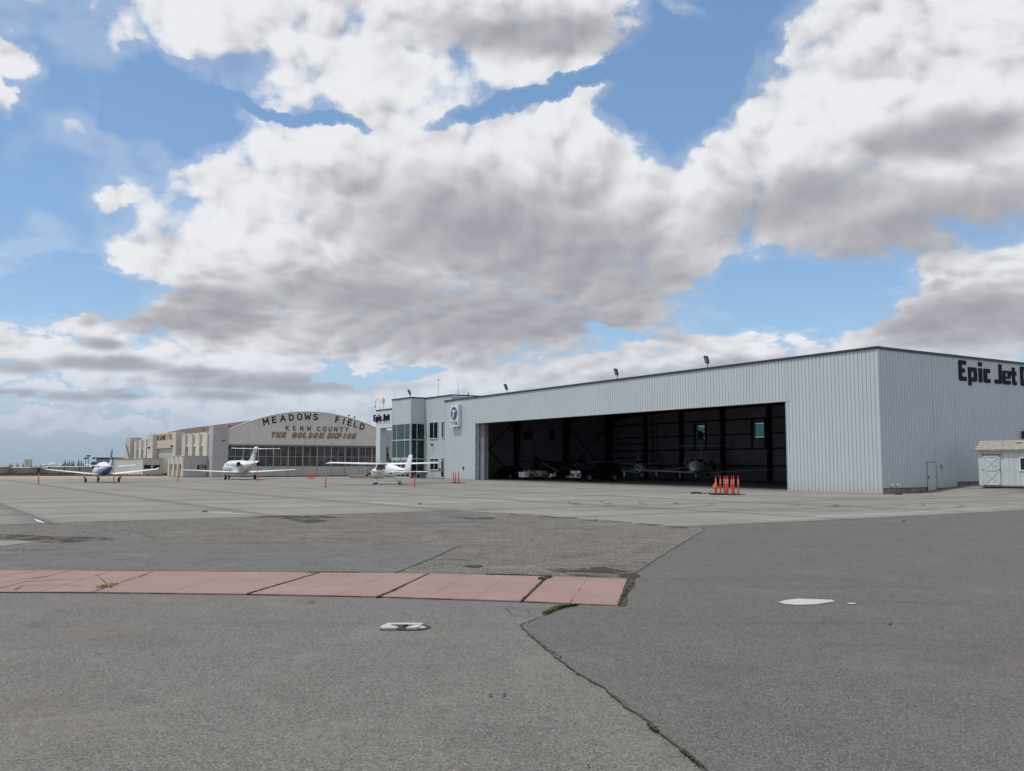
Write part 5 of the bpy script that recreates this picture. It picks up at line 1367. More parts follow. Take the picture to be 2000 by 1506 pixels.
def make_high_wing(loc, rz, label, dark=False):
    t = empty('high_wing_plane', loc, rz, label, 'airplane')
    bm_ = M_highpaint if not dark else plain('maroon_aircraft_paint', (.06, .012, .012), .4)
    wm_ = M_wing if not dark else bm_
    m = MB(); m.smooth = True
    st = [(2.62, 1.12, .12, .12), (2.5, 1.12, .34, .26), (2.3, 1.10, .42, .32), (1.5, 1.12, .50, .42), (.95, 1.16, .54, .48), (.55, 1.25, .56, .56), (.1, 1.30, .56, .60), (-.9, 1.30, .55, .60), (-1.6, 1.28, .46, .50), (-2.8, 1.24, .30, .33), (-4.2, 1.22, .15, .22), (-5.0, 1.22, .06, .16)]
    m.loft([fus_ring(*s, 2.7) for s in st]); part(m, 'fuselage', bm_, t)
    for sx in (-1, 1):
        m = MB(); m.smooth = True
        m.loft([foil(0, .75, 1.84, 1.62, .22), foil(sx * 2.6, .75, 1.88, 1.62, .22), foil(sx * 5.5, .55, 1.96, 1.15, .15), foil(sx * 5.7, .45, 1.90, .9, .08)]); part(m, 'wing', wm_, t)
        m = MB(); m.smooth = True; m.loft([foil(sx * 5.64, .5, 1.95, 1.05, .12), foil(sx * 5.82, .35, 1.87, .8, .04)]); part(m, 'wing_tip', M_under if not dark else bm_, t)
        m = MB(); m.tube((sx * .5, .25, .82), (sx * 2.5, .1, 1.84), .035, .035, 8); part(m, 'wing_strut', M_white, t)
        m = MB(); m.smooth = True; m.loft([foil(0, -4.1, 1.18, 1.15, .1), foil(sx * 1.7, -4.35, 1.18, .75, .07), foil(sx * 1.8, -4.45, 1.18, .5, .03)]); part(m, 'tailplane', wm_, t)
        m = MB(); m.tube((sx * .4, -.25, .78), (sx * 1.28, -.3, .25), .045, .03, 8); part(m, 'landing_gear', M_white, t)
        wheel(t, sx * 1.28, -.3, .19, .13)
        m = MB(); m.smooth = True; m.loft([[(sx * 1.28 + .12 * k_ * math.cos(2 * PI * i / 10), y, .26 + .17 * k_ * math.sin(2 * PI * i / 10)) for i in range(10)] for y, k_ in ((.12, .1), (0, .7), (-.2, 1.05), (-.45, 1.0), (-.7, .6), (-.85, .1))]); part(m, 'wheel_fairing', M_white, t)
        m = MB(); m.prism([(.50, 1.34), (.92, 1.36), (.62, 1.74), (.50, 1.76)], sx * .545, sx * .572, 'x'); part(m, 'door_window', M_darkglass, t)
        m = MB(); m.prism([(.44, 1.34), (-.25, 1.36), (-.25, 1.76), (.44, 1.76)], sx * .55, sx * .578, 'x'); part(m, 'side_window', M_darkglass, t)
        m = MB(); m.prism([(-.33, 1.38), (-.95, 1.44), (-1.05, 1.56), (-.85, 1.72), (-.33, 1.76)], sx * .535, sx * .572, 'x'); part(m, 'rear_side_window', M_darkglass, t)
        m = MB()
        for k, w in enumerate((.10, .16, .10, .16, .12, .14)):
            x0 = -2.1 + k * .2; m.prism([(x0, .98), (x0 + w, .98), (x0 + w, 1.10), (x0, 1.10)], sx * .30, sx * (.415 + .045 * (x0 + 2.1)), 'x')
        if not dark: part(m, 'registration_mark', M_trim, t)
    m = MB(); m.smooth = True; m.loft([fus_ring(1.12, 1.52, .40, .06), fus_ring(.85, 1.68, .48, .16), fus_ring(.55, 1.74, .50, .16)]); part(m, 'windshield', M_darkglass, t)
    m = MB(); m.smooth = True; m.loft([fus_ring(-.95, 1.72, .45, .165), fus_ring(-1.35, 1.62, .38, .14), fus_ring(-1.85, 1.50, .28, .07)]); part(m, 'rear_window', M_darkglass, t)
    m = MB(); m.smooth = True; m.loft([foil(0, -3.1, 1.34, 1.9, .08, vert=True), foil(0, -3.9, 1.55, 1.15, .1, vert=True), foil(0, -4.62, 2.62, .72, .07, vert=True), foil(0, -4.7, 2.68, .5, .03, vert=True)]); part(m, 'tail_fin', M_white if not dark else bm_, t)
    m = MB(); m.tube((0, 1.95, .85), (0, 1.95, .2), .04, .03, 8); part(m, 'nose_gear', M_alu, t); wheel(t, 0, 1.95, .17, .12)
    m = MB(); m.smooth = True; m.loft([[(.11 * k_ * math.cos(2 * PI * i / 10), y, .25 + .16 * k_ * math.sin(2 * PI * i / 10)) for i in range(10)] for y, k_ in ((2.35, .1), (2.2, .7), (1.95, 1.05), (1.7, .8), (1.5, .1))]); part(m, 'nose_wheel_fairing', M_white, t)
    m = MB(); m.smooth = True; m.loft([fus_ring(2.62, 1.12, .14, .14), fus_ring(2.8, 1.12, .10, .10), fus_ring(2.98, 1.12, .02, .02)]); part(m, 'spinner', M_white if not dark else M_black, t)
    for k in range(2):
        a = k * PI + R(205); m = MB(); m.prism([(.05, -.05), (.5, -.09), (.92, -.05), (.96, .03), (.5, .07), (.05, .05)], 2.66, 2.69, 'y')
        m.v = [(p[0] * math.cos(a) - p[2] * math.sin(a), p[1], 1.12 + p[0] * math.sin(a) + p[2] * math.cos(a)) for p in m.v]; part(m, 'propeller_blade', M_black, t)
    m = MB(); m.tube((0, -.2, 2.0), (.0, -.5, 2.32), .012, .006, 5); part(m, 'antenna', M_white, t)
    return t
def GP3(px, py, dz_=0.0):
    x, y, z = GZ(px, py); return (x, y, z + .012 + dz_)
make_low_wing(GP3(199.5, 942.2), RZ, 'white and blue low-wing propeller plane parked farthest left')
make_jet(GP3(468.5, 936.7), RZ, 'white business jet with T-tail parked before the arched hangar')
make_high_wing(GP3(753, 946.4), RZ, 'white striped high-wing plane with wheel fairings before the glass tower')
def inside(D, s): x, y = W(D, s); return (x, y, .0048 * s + .004)
jd = make_jet((*W(17.0, 33.5), .165), math.atan2(.26, -.97) + PI / 2 + PI, 'dim white business jet facing out from deep inside the hangar', True)
jd.rotation_euler[2] = R(165)
d_ = make_low_wing(inside(17.8, 43.6), R(175), 'dim low-wing plane behind the black SUV inside the hangar', True)
make_high_wing(inside(11.0, 49.6), RZ + PI, 'dark high-wing plane behind the tow tractor inside the hangar', True)

# ------------------------------------------------------------------ vehicles (nose +y)
def car_ring(y, zb, zs, hw, n=None):
    return [(-hw * .92, y, zb), (hw * .92, y, zb), (hw, y, zb + .12), (hw, y, (zb + zs) / 2), (hw * .97, y, zs - .06), (hw * .90, y, zs), (-hw * .90, y, zs), (-hw * .97, y, zs - .06), (-hw, y, (zb + zs) / 2), (-hw, y, zb + .12)]
def make_car(name, loc, rz, label, cat, L, Wd, belt, roof, body_st, cab, suv=False):
    t = empty(name, loc, rz, label, cat)
    hw = Wd / 2
    m = MB(); m.smooth = False
    m.loft([car_ring(y, zb, zs, hw * k) for y, zb, zs, k in body_st]); body = part(m, 'body', M_carblack, t)
    (y0, y1, y2, y3) = cab   # rear base, rear top, front top, front base
    m = MB(); kb, kt = .88, .72
    m.add([(-hw * kb, y0, belt), (hw * kb, y0, belt), (hw * kb, y3, belt), (-hw * kb, y3, belt), (-hw * kt, y1, roof - .05), (hw * kt, y1, roof - .05), (hw * kt, y2, roof - .05), (-hw * kt, y2, roof - .05)],
          [(0, 3, 2, 1), (4, 5, 6, 7), (0, 1, 5, 4), (1, 2, 6, 5), (2, 3, 7, 6), (3, 0, 4, 7)]); part(m, 'greenhouse_glass', M_darkglass, t)
    m = MB(); m.prism([(-hw * kt - .01, y1 - .05), (hw * kt + .01, y1 - .05), (hw * kt + .01, y2 + .05), (-hw * kt - .01, y2 + .05)], roof - .06, roof, 'z'); part(m, 'roof', M_carblack, t)
    for sx in (-1, 1):
        m = MB()
        for ya, yb in ((y0, y1), (y3, y2), ((y0 + y3) / 2, (y1 + y2) / 2)):
            m.tube((sx * hw * (kb + .005), ya, belt), (sx * hw * (kt + .01), yb, roof - .03), .04, .035, 5)
        part(m, 'pillar_trim', M_carblack, t)
        for y in (-L * .30, L * .31):
            r = .40 if suv else .33
            wheel(t, sx * (hw - .10), y, r, .24, rimmat=M_under)
        m = MB(); m.box(sx * (hw + .02) - (0 if sx > 0 else .16), sx * (hw + .02) + (.16 if sx > 0 else 0), y3 - .35, y3 - .2, belt, belt + .16); part(m, 'mirror', M_carblack, t)
        m = MB(); zz = belt - .22
        m.box(sx * hw * .62 - .17, sx * hw * .62 + .17, L / 2 - .03, L / 2 + .025, zz - .08, zz + .08); part(m, 'headlight', M_headl, t)
        m = MB(); m.box(sx * hw * .75 - .16, sx * hw * .75 + .16, -L / 2 - .025, -L / 2 + .05, zz - .08, zz + .14); part(m, 'tail_light', M_tail, t)
    m = MB(); m.box(-.26, .26, -L / 2 - .03, -L / 2 + .02, .62, .76); part(m, 'licence_plate', M_line, t)
    if suv:
        m = MB(); m.box(-.52, .52, L / 2 - .02, L / 2 + .03, .72, 1.08); gr = part(m, 'grille', M_alu, t)
        for k in range(5): 
            m = MB(); m.box(-.50, .50, L / 2 + .031, L / 2 + .036, .76 + k * .065, .78 + k * .065); part(m, 'grille_bar', M_steel, gr)
        m = MB(); m.box(-hw * .9, hw * .9, L / 2 - .02, L / 2 + .05, .40, .46); part(m, 'bumper_strip', M_alu, t)
        m = MB(); m.box(-.2, .2, L / 2 + .02, L / 2 + .05, .50, .62); part(m, 'front_plate', M_line, t)
        for sx in (-1, 1):
            m = MB(); m.box(sx * .70 - .03, sx * .70 + .03, y1, y2 - .1, roof + .04, roof + .08); part(m, 'roof_rail', M_alu, t)
            m = MB(); m.box(sx * .78 - .12, sx * .78 + .12, L / 2 - .01, L / 2 + .035, .58, .64); part(m, 'fog_lamp', M_headl, t)
    return t
make_car('parked_suv', inside(6.9, 37.8), RZ + PI / 2, 'black full-size SUV with chrome grille just inside the hangar door', 'SUV', 5.3, 2.0, 1.18, 1.90,
         [(-2.65, .45, 1.15, .92), (-2.5, .32, 1.18, .98), (1.4, .30, 1.18, 1.0), (2.45, .32, 1.12, .98), (2.62, .38, 1.05, .92)], (-2.5, -2.2, .55, 1.35), True)
make_car('parked_sedan', inside(5.9, 52.2), RZ, 'black hatchback car seen from behind inside the left of the hangar', 'car', 4.5, 1.8, .92, 1.43,
         [(-2.25, .40, .92, .86), (-2.05, .28, .97, .95), (-.5, .24, .92, 1.0), (1.3, .24, .86, 1.0), (2.1, .28, .74, .93), (2.25, .36, .62, .82)], (-1.9, -1.1, .45, 1.35))
# tow tractor
tg = empty('tow_tractor', inside(6.1, 47.6), RZ + PI / 2, 'small grey and white tow tractor with open seat in the hangar doorway', 'tractor')
m = MB(); m.prism([(-1.3, .35), (-1.25, .95), (-.5, .98), (-.35, .55), (.35, .55), (.5, .95), (1.25, .85), (1.35, .35)], -.55, .55, 'x'); part(m, 'chassis', plain('dusty_grey_paint', (.40, .41, .40), .6), tg)
m = MB(); m.box(-.58, .58, 1.2, 1.75, .28, .86); part(m, 'front_weight_box', M_whitepaint, tg)
m = MB(); m.box(-.3, .3, -.55, -.05, .56, .66); m.box(-.3, .3, -.62, -.5, .6, 1.15); part(m, 'seat', M_black, tg)
m = MB(); m.tube((0, .5, .9), (0, .2, 1.2), .025, .025, 6); m.tube((0, .18, 1.19), (0, .15, 1.22), .18, .18, 12); part(m, 'steering_wheel', M_black, tg)
m = MB(); m.tube((.45, -.9, .95), (.45, -.9, 1.9), .015, .015, 5); part(m, 'flag_pole', M_black, tg)
m = MB(); m.box(-.15, .15, -1.0, -.75, 1.25, 1.4); part(m, 'red_beacon', M_tail, tg)
for sx in (-1, 1):
    for y in (-.9, .85): wheel(tg, sx * .5, y, .32, .2)
    m = MB(); m.ball((sx * .42, 1.1, 1.02), .08, .08, .08, 8, 5); part(m, 'headlight', M_headl, tg)
e = empty('tow_bar', inside(6.2, 45.2), RZ, 'red and white tow bar standing behind the tow tractor', 'tow bar')
m = MB(); m.tube((0, 1.1, .55), (.1, -.6, .60), .05, .05, 6); part(m, 'bar', M_tail, e); m = MB(); m.box(-.2, .4, -.8, -.6, .4, .7); part(m, 'head', M_whitepaint, e)
e = empty('loose_tyre', inside(1.9, 53.2), RZ, 'large black tyre leaning inside the left edge of the hangar door', 'tyre')
m = MB(); rings = []
for a in [2 * PI * i / 20 for i in range(21)]:
    rings.append([(.12 * math.cos(b_) , (.38 + .13 * math.sin(b_)) * math.cos(a), .52 + (.38 + .13 * math.sin(b_)) * math.sin(a)) for b_ in [2 * PI * j / 8 for j in range(8)]])
m.smooth = True; m.loft(rings, cap=False); part(m, 'tread', M_rubber, e); m = MB(); m.tube((-.05, 0, .52), (.05, 0, .52), .2, .2, 12); part(m, 'hub', M_alu, e)
# benches and racks along the back of the hangar
for k, s in enumerate((37.0, 39.4, 41.8)):
    e = empty('storage_rack', inside(22.4, s), RZ, ['grey storage rack by the back wall right of the others', 'grey storage rack by the back wall between two others', 'grey storage rack by the back wall left of the others'][k], 'rack', 'storage racks along the hangar back wall')
    for x in (-.3, .3):
        for y in (-1.0, 1.0):
            m = MB(); m.box(x - .03, x + .03, y - .03, y + .03, 0, 1.9); part(m, 'post', M_alu if k % 2 else M_groove, e)
    for z in (.4, 1.1, 1.8):
        m = MB(); m.box(-.33, .33, -1.03, 1.03, z, z + .04); part(m, 'shelf', M_groove, e)
    for j in range(4):
        m = MB(); y = -.75 + j * .5; z = (.44, 1.14, 1.84)[j % 3]; m.box(-.2, .2, y - .16, y + .16, z, z + .22 + .1 * (j % 2)); part(m, 'stored_box', plain('stored_box_%s' % 'tan' if False else 'cardboard', (.12, .09, .065), .9), e)

# ------------------------------------------------------------------ delineator posts
def make_post(lean=0):
    t = empty('delineator_post', (0, 0, 0))
    m = MB(); m.smooth = True
    rr_ = [(0, .055), (.10, .052), (.9, .050), (.93, .035), (.96, .022), (1.02, .022), (1.05, .034), (1.08, .034), (1.10, .02)]
    m.loft([[(r_ * math.cos(2 * PI * i / 12), r_ * math.sin(2 * PI * i / 12), z) for i in range(12)] for z, r_ in rr_]); part(m, 'tube', M_orange, t)
    for z in (.66, .80):
        m = MB(); m.tube((0, 0, z), (0, 0, z + .08), .0535, .0535, 12, cap=False); part(m, 'reflective_band', M_reflect, t)
    m = MB(); m.loft([[(r_ * math.cos(2 * PI * i / 8 + .39), r_ * math.sin(2 * PI * i / 8 + .39), z) for i in range(8)] for z, r_ in ((0, .20), (.03, .20), (.05, .14), (.06, .07))]); part(m, 'rubber_base', M_orange, t)
    return t
base_post = make_post(); used = [False]
def put_post(px, py, label, group, blackbase=False, lean=0.0, h=1.0):
    o = base_post if not used[0] else copy_tree(base_post); used[0] = True
    x, y, z = GZ(px, py); o.location = (x, y, z + .014); o.rotation_euler = (lean, lean * .6, random.random() * 6); o.scale = (1, 1, h)
    tag(o, label, 'post', group)
    for c in kids(o):
        if c.name.startswith('rubber_base'): c.data = c.data if not blackbase else black_base_mesh
    return o
bb = [c for c in kids(base_post) if c.name.startswith('rubber_base')][0]
black_base_mesh = bb.data.copy(); black_base_mesh.materials.clear(); black_base_mesh.materials.append(M_rubber)
row = 'orange posts spread along the aircraft parking'
put_post(75, 946.5, 'orange post left of the blue and white plane, leftmost of all', row, h=1.0)
put_post(222, 944.5, 'orange post in front of the blue and white plane', row, h=1.05)
put_post(347.5, 940.3, 'orange post in front of the small cream annex', row, h=1.15)
put_post(503, 939.0, 'orange post with crumpled sleeve beside the business jet wheel', row, lean=.03, h=1.05)
put_post(636, 951.5, 'orange post in front of the arched hangar doors, left of the high-wing plane', row)
put_post(809.5, 950.3, 'orange post behind the tail of the high-wing plane', row)
gg = 'cluster of orange posts before the arched hangar'
put_post(603, 935.5, 'orange post, left of the far cluster before the arched hangar', gg)
put_post(606, 935.0, 'orange post, second from left in the far cluster', gg)
put_post(609, 935.6, 'orange post, third from left in the far cluster', gg)
put_post(612.5, 935.4, 'orange post, right end of the far cluster', gg)
gm_ = 'orange posts on black bases near the hangar door edge'
put_post(886.2, 943.6, 'leaning orange post, left of three on the apron beside the titan sign wall', gm_, True, .06)
put_post(889.6, 944.2, 'orange post, middle of three on black bases by the office wall', gm_, True)
put_post(895.5, 943.8, 'orange post, right of three on black bases by the office wall', gm_, True)
gn = 'orange posts gathered in front of the open hangar door'
for (px, py, lb, ln) in ((1398.5, 965.5, 'orange post wrapped with bright cloth, leftmost of the near group', .0), (1407.5, 965.8, 'orange post second from left in the near group', 0), (1414.8, 965.2, 'orange post behind the pair in the near group', 0),
        (1418.6, 966.4, 'orange post in the tight pair, left one', 0), (1421.6, 966.2, 'orange post in the tight pair, right one', .01), (1429.3, 967.6, 'nearest orange post in the near group', 0), (1433.5, 966.0, 'orange post just behind the nearest one', 0), (1442.2, 966.8, 'orange post standing alone at the right end of the near group', 0)):
    o = put_post(px, py, lb, gn, True, ln, 1.03)
# cloth bundle on the leftmost near post
x, y, z = GZ(1397.5, 965.5)
e = tag(MB().build('orange_bundle', M_orangeb), 'bright orange cloth bundle tied around the leftmost near post', 'cloth')
bpy.data.objects.remove(e)
m = MB(); m.smooth = True
for k in range(9):
    a = random.random() * 6.28; h = .28 + .045 * k; rr_ = .12 * math.sin(PI * (k + 1.0) / 10) + .04
    m.ball((math.cos(a) * .035, math.sin(a) * .035, h), rr_, rr_ * (.8 + .3 * random.random()), .055 + .02 * random.random(), 9, 6)
e = tag(m.build('cloth_bundle', M_orangeb), 'bright orange cloth bundle tied around the leftmost near post', 'cloth'); e.location = (x, y, z)
# chain and chocks lying beside the near posts
e = empty('rubber_mat_base', (*GZ(1417, 967)[:2], GZ(1417, 967)[2] + .014), RZ * 0, 'flat black rubber slabs under the near group of posts', 'mat')
e.name = 'rubber_slab_bases'
for (px, w_) in ((1400, .9), (1418, 1.3), (1440, 1.0)):
    x, y, z = GZ(px, 967); m = MB(); m.loft([[(w_ / 2 * math.cos(2 * PI * i / 8), .30 * math.sin(2 * PI * i / 8), zz) for i in range(8)] for zz in (0, .035)]); o = part(m, 'slab', M_rubber, e); o.location = (x - e.location.x, y - e.location.y, 0)
for (px, py, w_, nm, lb, mt) in ((1346, 964.0, .22, 'wheel_chock', 'small yellow and black wheel chock, leftmost on the apron', M_yline), (1361, 964.3, .62, 'rubber_chock_pair', 'dark pair of rubber chocks on a rope left of the near posts', M_rubber), (1383, 965.3, .32, 'wooden_chock', 'tan wooden chock beside the near posts', plain('raw_wood', (.28, .19, .09), .8))):
    x, y, z = GZ(px, py); e = empty(nm, (x, y, z + .012), R(12), lb, 'chock')
    m = MB(); m.prism([(-.09, 0), (.09, 0), (.02, .10), (-.02, .10)], -w_ / 2, w_ / 2 * .1, 'x'); a_ = part(m, 'block', mt, e)
    m = MB(); m.prism([(-.09, 0), (.09, 0), (.03, .09), (-.03, .09)], w_ * .1, w_ / 2, 'x'); b_ = part(m, 'block', M_rubber, e)
pts = []
for i in range(24):
    px = 1350 + i * 2.4; x, y, z = GZ(px, 964.6 + .5 * math.sin(i * 1.3)); pts.append((x, y, z + .03))
m = MB(); m.path(pts, .02, 5); tag(m.build('chock_rope', M_black), 'thin black rope joining the chocks on the apron', 'rope')
x, y, z = GZ(881, 943.6); m = MB(); m.ball((0, 0, .03), .9, .28, .035, 12, 4); o = tag(m.build('base_and_shadow_slab', M_rubber), 'flat black ellipse of rubber bases and painted shadow under the three posts by the office wall', 'mat'); o.location = (x + .6, y, z)  # one black ellipse stands in for the rubber bases and their ground shadow
x, y, z = GZ(1755, 966.5); m = MB(); m.ball((0, 0, .02), .28, .14, .05, 10, 5); m.tube((-.1, 0, .05), (.25, .05, .09), .03, .02, 6); o = tag(m.build('rubber_debris', M_black), 'scrap of black debris by the foot of the hangar side wall', 'debris'); o.location = (x, y, z)
x, y, z = GZ(401, 1000); m = MB(); m.ball((0, 0, .02), .13, .10, .04, 8, 5); o = tag(m.build('dark_clod', M_soil), 'small dark clod lying on a painted line of the apron', 'debris'); o.location = (x, y, z)
x, y, z = GZ(820, 985); m = MB(); m.ball((0, 0, .02), .10, .08, .03, 8, 5); o = tag(m.build('dark_clod', M_soil), 'small dark clod on the middle painted stall lines', 'debris'); o.location = (x, y, z)

# ------------------------------------------------------------------ far left: taxiway, small hangars, trees
def far_pt(px, Y, z=0):
    x, y, w = pdir(px, 905); return x / y * Y, Y, z
def gzf(x, y): return far_z(x, y) - .06
tx = MB()
for (pa, pb, ya, yb) in ((-700, 240, 169, 208),):
    n = 20
    for i in range(n):
        xa = pdir(pa + (pb - pa) * i / n, 905)[0]; xb = pdir(pa + (pb - pa) * (i + 1) / n, 905)[0]
        q = [(xa * ya, ya), (xb * ya, ya), (xb * yb, yb), (xa * yb, yb)]
        tx.add([(a, b, gzf(a, b) + .05) for a, b in q], [(0, 1, 2, 3)])
o = tx.build('taxiway', plain('taxiway_asphalt', (.13, .125, .115), .9)); o['kind'] = 'structure'
def tall_strip(name, px0, px1, Y, h, mat, n=500, sp=2.0):
    m = MB()
    for _ in range(n):
        px = px0 + (px1 - px0) * random.random(); x, y, _z = far_pt(px, Y + random.uniform(-sp, sp)); z = gzf(x, y); w = .12; hh = h * (.4 + .8 * random.random()); a = random.random() * 3
        m.add([(x - w * math.cos(a), y - w * math.sin(a), z), (x + w * math.cos(a), y + w * math.sin(a), z), (x + .1, y, z + hh)], [(0, 1, 2)])
    o = m.build(name, mat); o['kind'] = 'stuff'
tall_strip('dry_grass', -150, 330, 166, .28, plain('olive_dry_grass', (.10, .085, .045), .9), 2600, 2.5)
tall_strip('dry_grass', -150, 340, 214, .40, plain('dark_verge_grass', (.05, .05, .035), .9), 3200, 5)
def small_hangar(px0, px1, ybase_px, ytop_px, label, nd, Y, group='rows of small hangars beyond the taxiway'):
    x0, _, _ = far_pt(px0, Y); x1, _, _ = far_pt(px1, Y); w0 = pdir(px0, ybase_px)
    zb = EYE + w0[2] / w0[1] * Y; wt = pdir(px0, ytop_px); zt_ = EYE + wt[2] / wt[1] * Y
    L = x1 - x0
    e = empty('small_hangar', (x0, Y, zb), 0, label, 'hangar', group)
    m = MB(); m.box(0, L, 0, 12, -1.5, (zt_ - zb) * .94); m.build('walls', M_fartan, e)
    m = MB(); m.prism([(-.2, (zt_ - zb) * .94), (6, (zt_ - zb) * 1.06), (12.2, (zt_ - zb) * .94)], -.3, L + .3, 'x'); recalc(m.build('roof', M_far_white, e))
    for k in range(nd):
        a = L * (k + .12) / nd; b_ = L * (k + .90) / nd
        m = MB(); m.box(a, b_, -.12, 0, 0, (zt_ - zb) * .80); d = m.build('door', M_fardoor, e)
        for j in range(1, 4): mm = MB(); zz = (zt_ - zb) * .80 * j / 4; mm.box(a, b_, -.16, -.12, zz - .05, zz + .03); mm.build('door_seam', M_trim, d)
        m = MB(); m.box(a - .5, a - .15, -.25, 0, 0, (zt_ - zb) * .92); m.build('door_post', M_trim, e)
    return e
small_hangar(8, 52, 922.3, 913, 'small tan hangar with one wide door, leftmost beyond the taxiway', 1, 430)
small_hangar(77, 96, 921.0, 912.5, 'small tan hangar beside the long row beyond the taxiway', 1, 440)
small_hangar(94, 184, 921.0, 911.2, 'long row of tan hangars with three doors behind the blue-tailed plane', 3, 425)
small_hangar(-60, -5, 922.5, 912, 'small tan hangar beyond the taxiway just past the left edge', 2, 420)
def tower(px0, px1, yt, yb, Y, label):
    x0 = far_pt(px0, Y)[0]; x1 = far_pt(px1, Y)[0]; f = lambda py: EYE + pdir(px0, py)[2] / pdir(px0, py)[1] * Y
    e = empty('white_tower', (x0, Y, f(yb)), 0, label, 'building'); h = f(yt) - f(yb); w = x1 - x0
    m = MB(); m.box(0, w, 0, w, -3, h); m.build('walls', M_far_white, e); m = MB(); m.box(-.3, w + .3, -.3, w + .3, h, h + 1); m.build('cornice', M_far_white, e)
    for k in range(2):
        m = MB(); m.box(w * (.35 + .3 * k), w * (.42 + .3 * k), -.2, 0, 0, h * .95); m.build('pilaster', M_fardoor, e)
tower(47, 57.5, 898.5, 914, 1400, 'pale square tower far beyond the small hangars')
e = empty('terminal_building', (far_pt(78, 1500)[0], 1500, 0), 0, 'pale distant building with bright rounded roofs on the horizon', 'building')
m = MB(); m.box(0, 60, 0, 20, -6, 0.5); m.build('walls', M_far_white, e)
for x_, r_ in ((6, 4), (18, 8), (34, 5)):
    m = MB(); m.smooth = True; m.ball((x_, 5, .3), r_, 6, 4.5 * r_ / 8 + 1.5, 12, 6); m.build('domed_roof', M_far_white, e)
def conifer(px, ytop, ybase, Y, wpx, label, grp='dark conifers on the horizon'):
    f = lambda py: EYE + pdir(px, py)[2] / pdir(px, py)[1] * Y
    zb, zt_ = f(ybase), f(ytop); h = zt_ - zb; w = wpx / F * Y / 2
    e = empty('conifer_tree', (far_pt(px, Y)[0], Y, zb), 0, label, 'tree', grp)
    m = MB(); m.tube((0, 0, -2), (0, 0, h * .9), w * .12, w * .02, 6); m.build('trunk', M_bark, e)
    m = MB()
    for k in range(520):
        t_ = random.random() ** .8; z = h * (.04 + .95 * t_); r_ = w * (1 - t_) ** .75 * math.sqrt(random.random()) * (1 + .3 * math.sin(t_ * 26 + px)); a = random.random() * 6.28; s_ = h * .045 * (1.25 - t_)
        c = Vector((r_ * math.cos(a), r_ * math.sin(a), z)); u = Vector((random.gauss(0, 1), random.gauss(0, 1), random.gauss(0, .6))).normalized() * s_; v = u.orthogonal().normalized() * s_ * .7
        m.add([c - u - v * .5, c + u, c + v], [(0, 1, 2)])
    m.build('crown', M_leaf, e)
cn = [(19.5, 904, 912, 5), (24, 904, 912, 4.5), (34.5, 903.5, 912, 7), (45.5, 904, 912, 4.5), (60, 909.5, 912, 2.5), (70.5, 908.2, 912, 3), (79, 906.3, 912, 3.2), (122.5, 901, 911, 4), (127, 896.5, 911, 5), (131.5, 901.5, 911, 4.5), (135, 898.5, 911, 5), (140.5, 898, 911, 5.5), (144, 900, 911, 5), (153.5, 896, 911, 5.5), (159, 898.5, 911, 5), (163, 904, 911, 4), (1, 910, 913, 4)]
nm = ['left of the first pair', 'right of the first pair', 'standing alone and broad', 'touching the pale square tower', 'tiny, right of the square tower', 'small, second right of the tower', 'small, left of the domed building', 'at the left foot of the big clump', 'tall spire left in the big clump', 'third in the big clump', 'fourth in the big clump', 'broad one in the middle of the big clump', 'right end of the big clump', 'tallest of the right-hand pair', 'slender one right of the tallest', 'short one at the right end', 'low one at the far left edge']
for c, n_ in zip(cn, nm): conifer(c[0], c[1], c[2] + 1, 620 if c[0] > 100 else 700, c[3], 'dark distant conifer, ' + n_)
def round_tree(px, ytop, ybase, Y, wpx, label, mat=M_leaf):
    f = lambda py: EYE + pdir(px, py)[2] / pdir(px, py)[1] * Y
    zb, zt_ = f(ybase), f(ytop); h = zt_ - zb; w = wpx / F * Y / 2
    e = empty('round_tree', (far_pt(px, Y)[0], Y, zb), 0, label, 'tree')
    m = MB(); m.tube((0, 0, -1), (0, 0, h * .6), w * .09, w * .05, 6)
    for k in range(4): a = k * 1.7; m.tube((0, 0, h * .4), (w * .5 * math.cos(a), w * .5 * math.sin(a), h * .75), w * .04, w * .02, 5)
    m.build('trunk', M_bark, e)
    m = MB()
    cl = [(random.gauss(0, .45), random.gauss(0, .45), random.uniform(.35, .85)) for _ in range(14)]
    for k in range(900):
        c0 = random.choice(cl); c = Vector((w * (c0[0] + random.gauss(0, .22)), w * (c0[1] + random.gauss(0, .22)), h * (c0[2] + random.gauss(0, .09)))); s_ = h * .035
        u = Vector((random.gauss(0, 1), random.gauss(0, 1), random.gauss(0, 1))).normalized() * s_; v = u.orthogonal().normalized() * s_
        m.add([c - u - v * .5, c + u, c + v], [(0, 1, 2)])
    m.build('crown', mat, e)
round_tree(183.5, 900, 912, 330, 10, 'dark round tree left of the low tan building')
round_tree(1364, 838, 912, 140, 22, 'tree behind the hangar seen through its left back window', M_leaf)
for px, yt in ((167.3, 895), (172.3, 890.5)):
    Y = 400; f = lambda py: EYE + pdir(px, py)[2] / pdir(px, py)[1] * Y
    e = empty('light_mast', (far_pt(px, Y)[0], Y, f(915)), 0, 'tall light mast on the horizon, ' + ('shorter left one' if px < 170 else 'taller right one'), 'mast', 'light masts on the horizon')
    h = f(yt) - f(915); m = MB(); m.tube((0, 0, 0), (0, 0, h), .16, .10, 6); m.build('pole', M_trim, e)
    m = MB(); m.box(-.9, .9, -.2, .2, h - .3, h + .3); m.build('lamp_bar', M_trim, e)
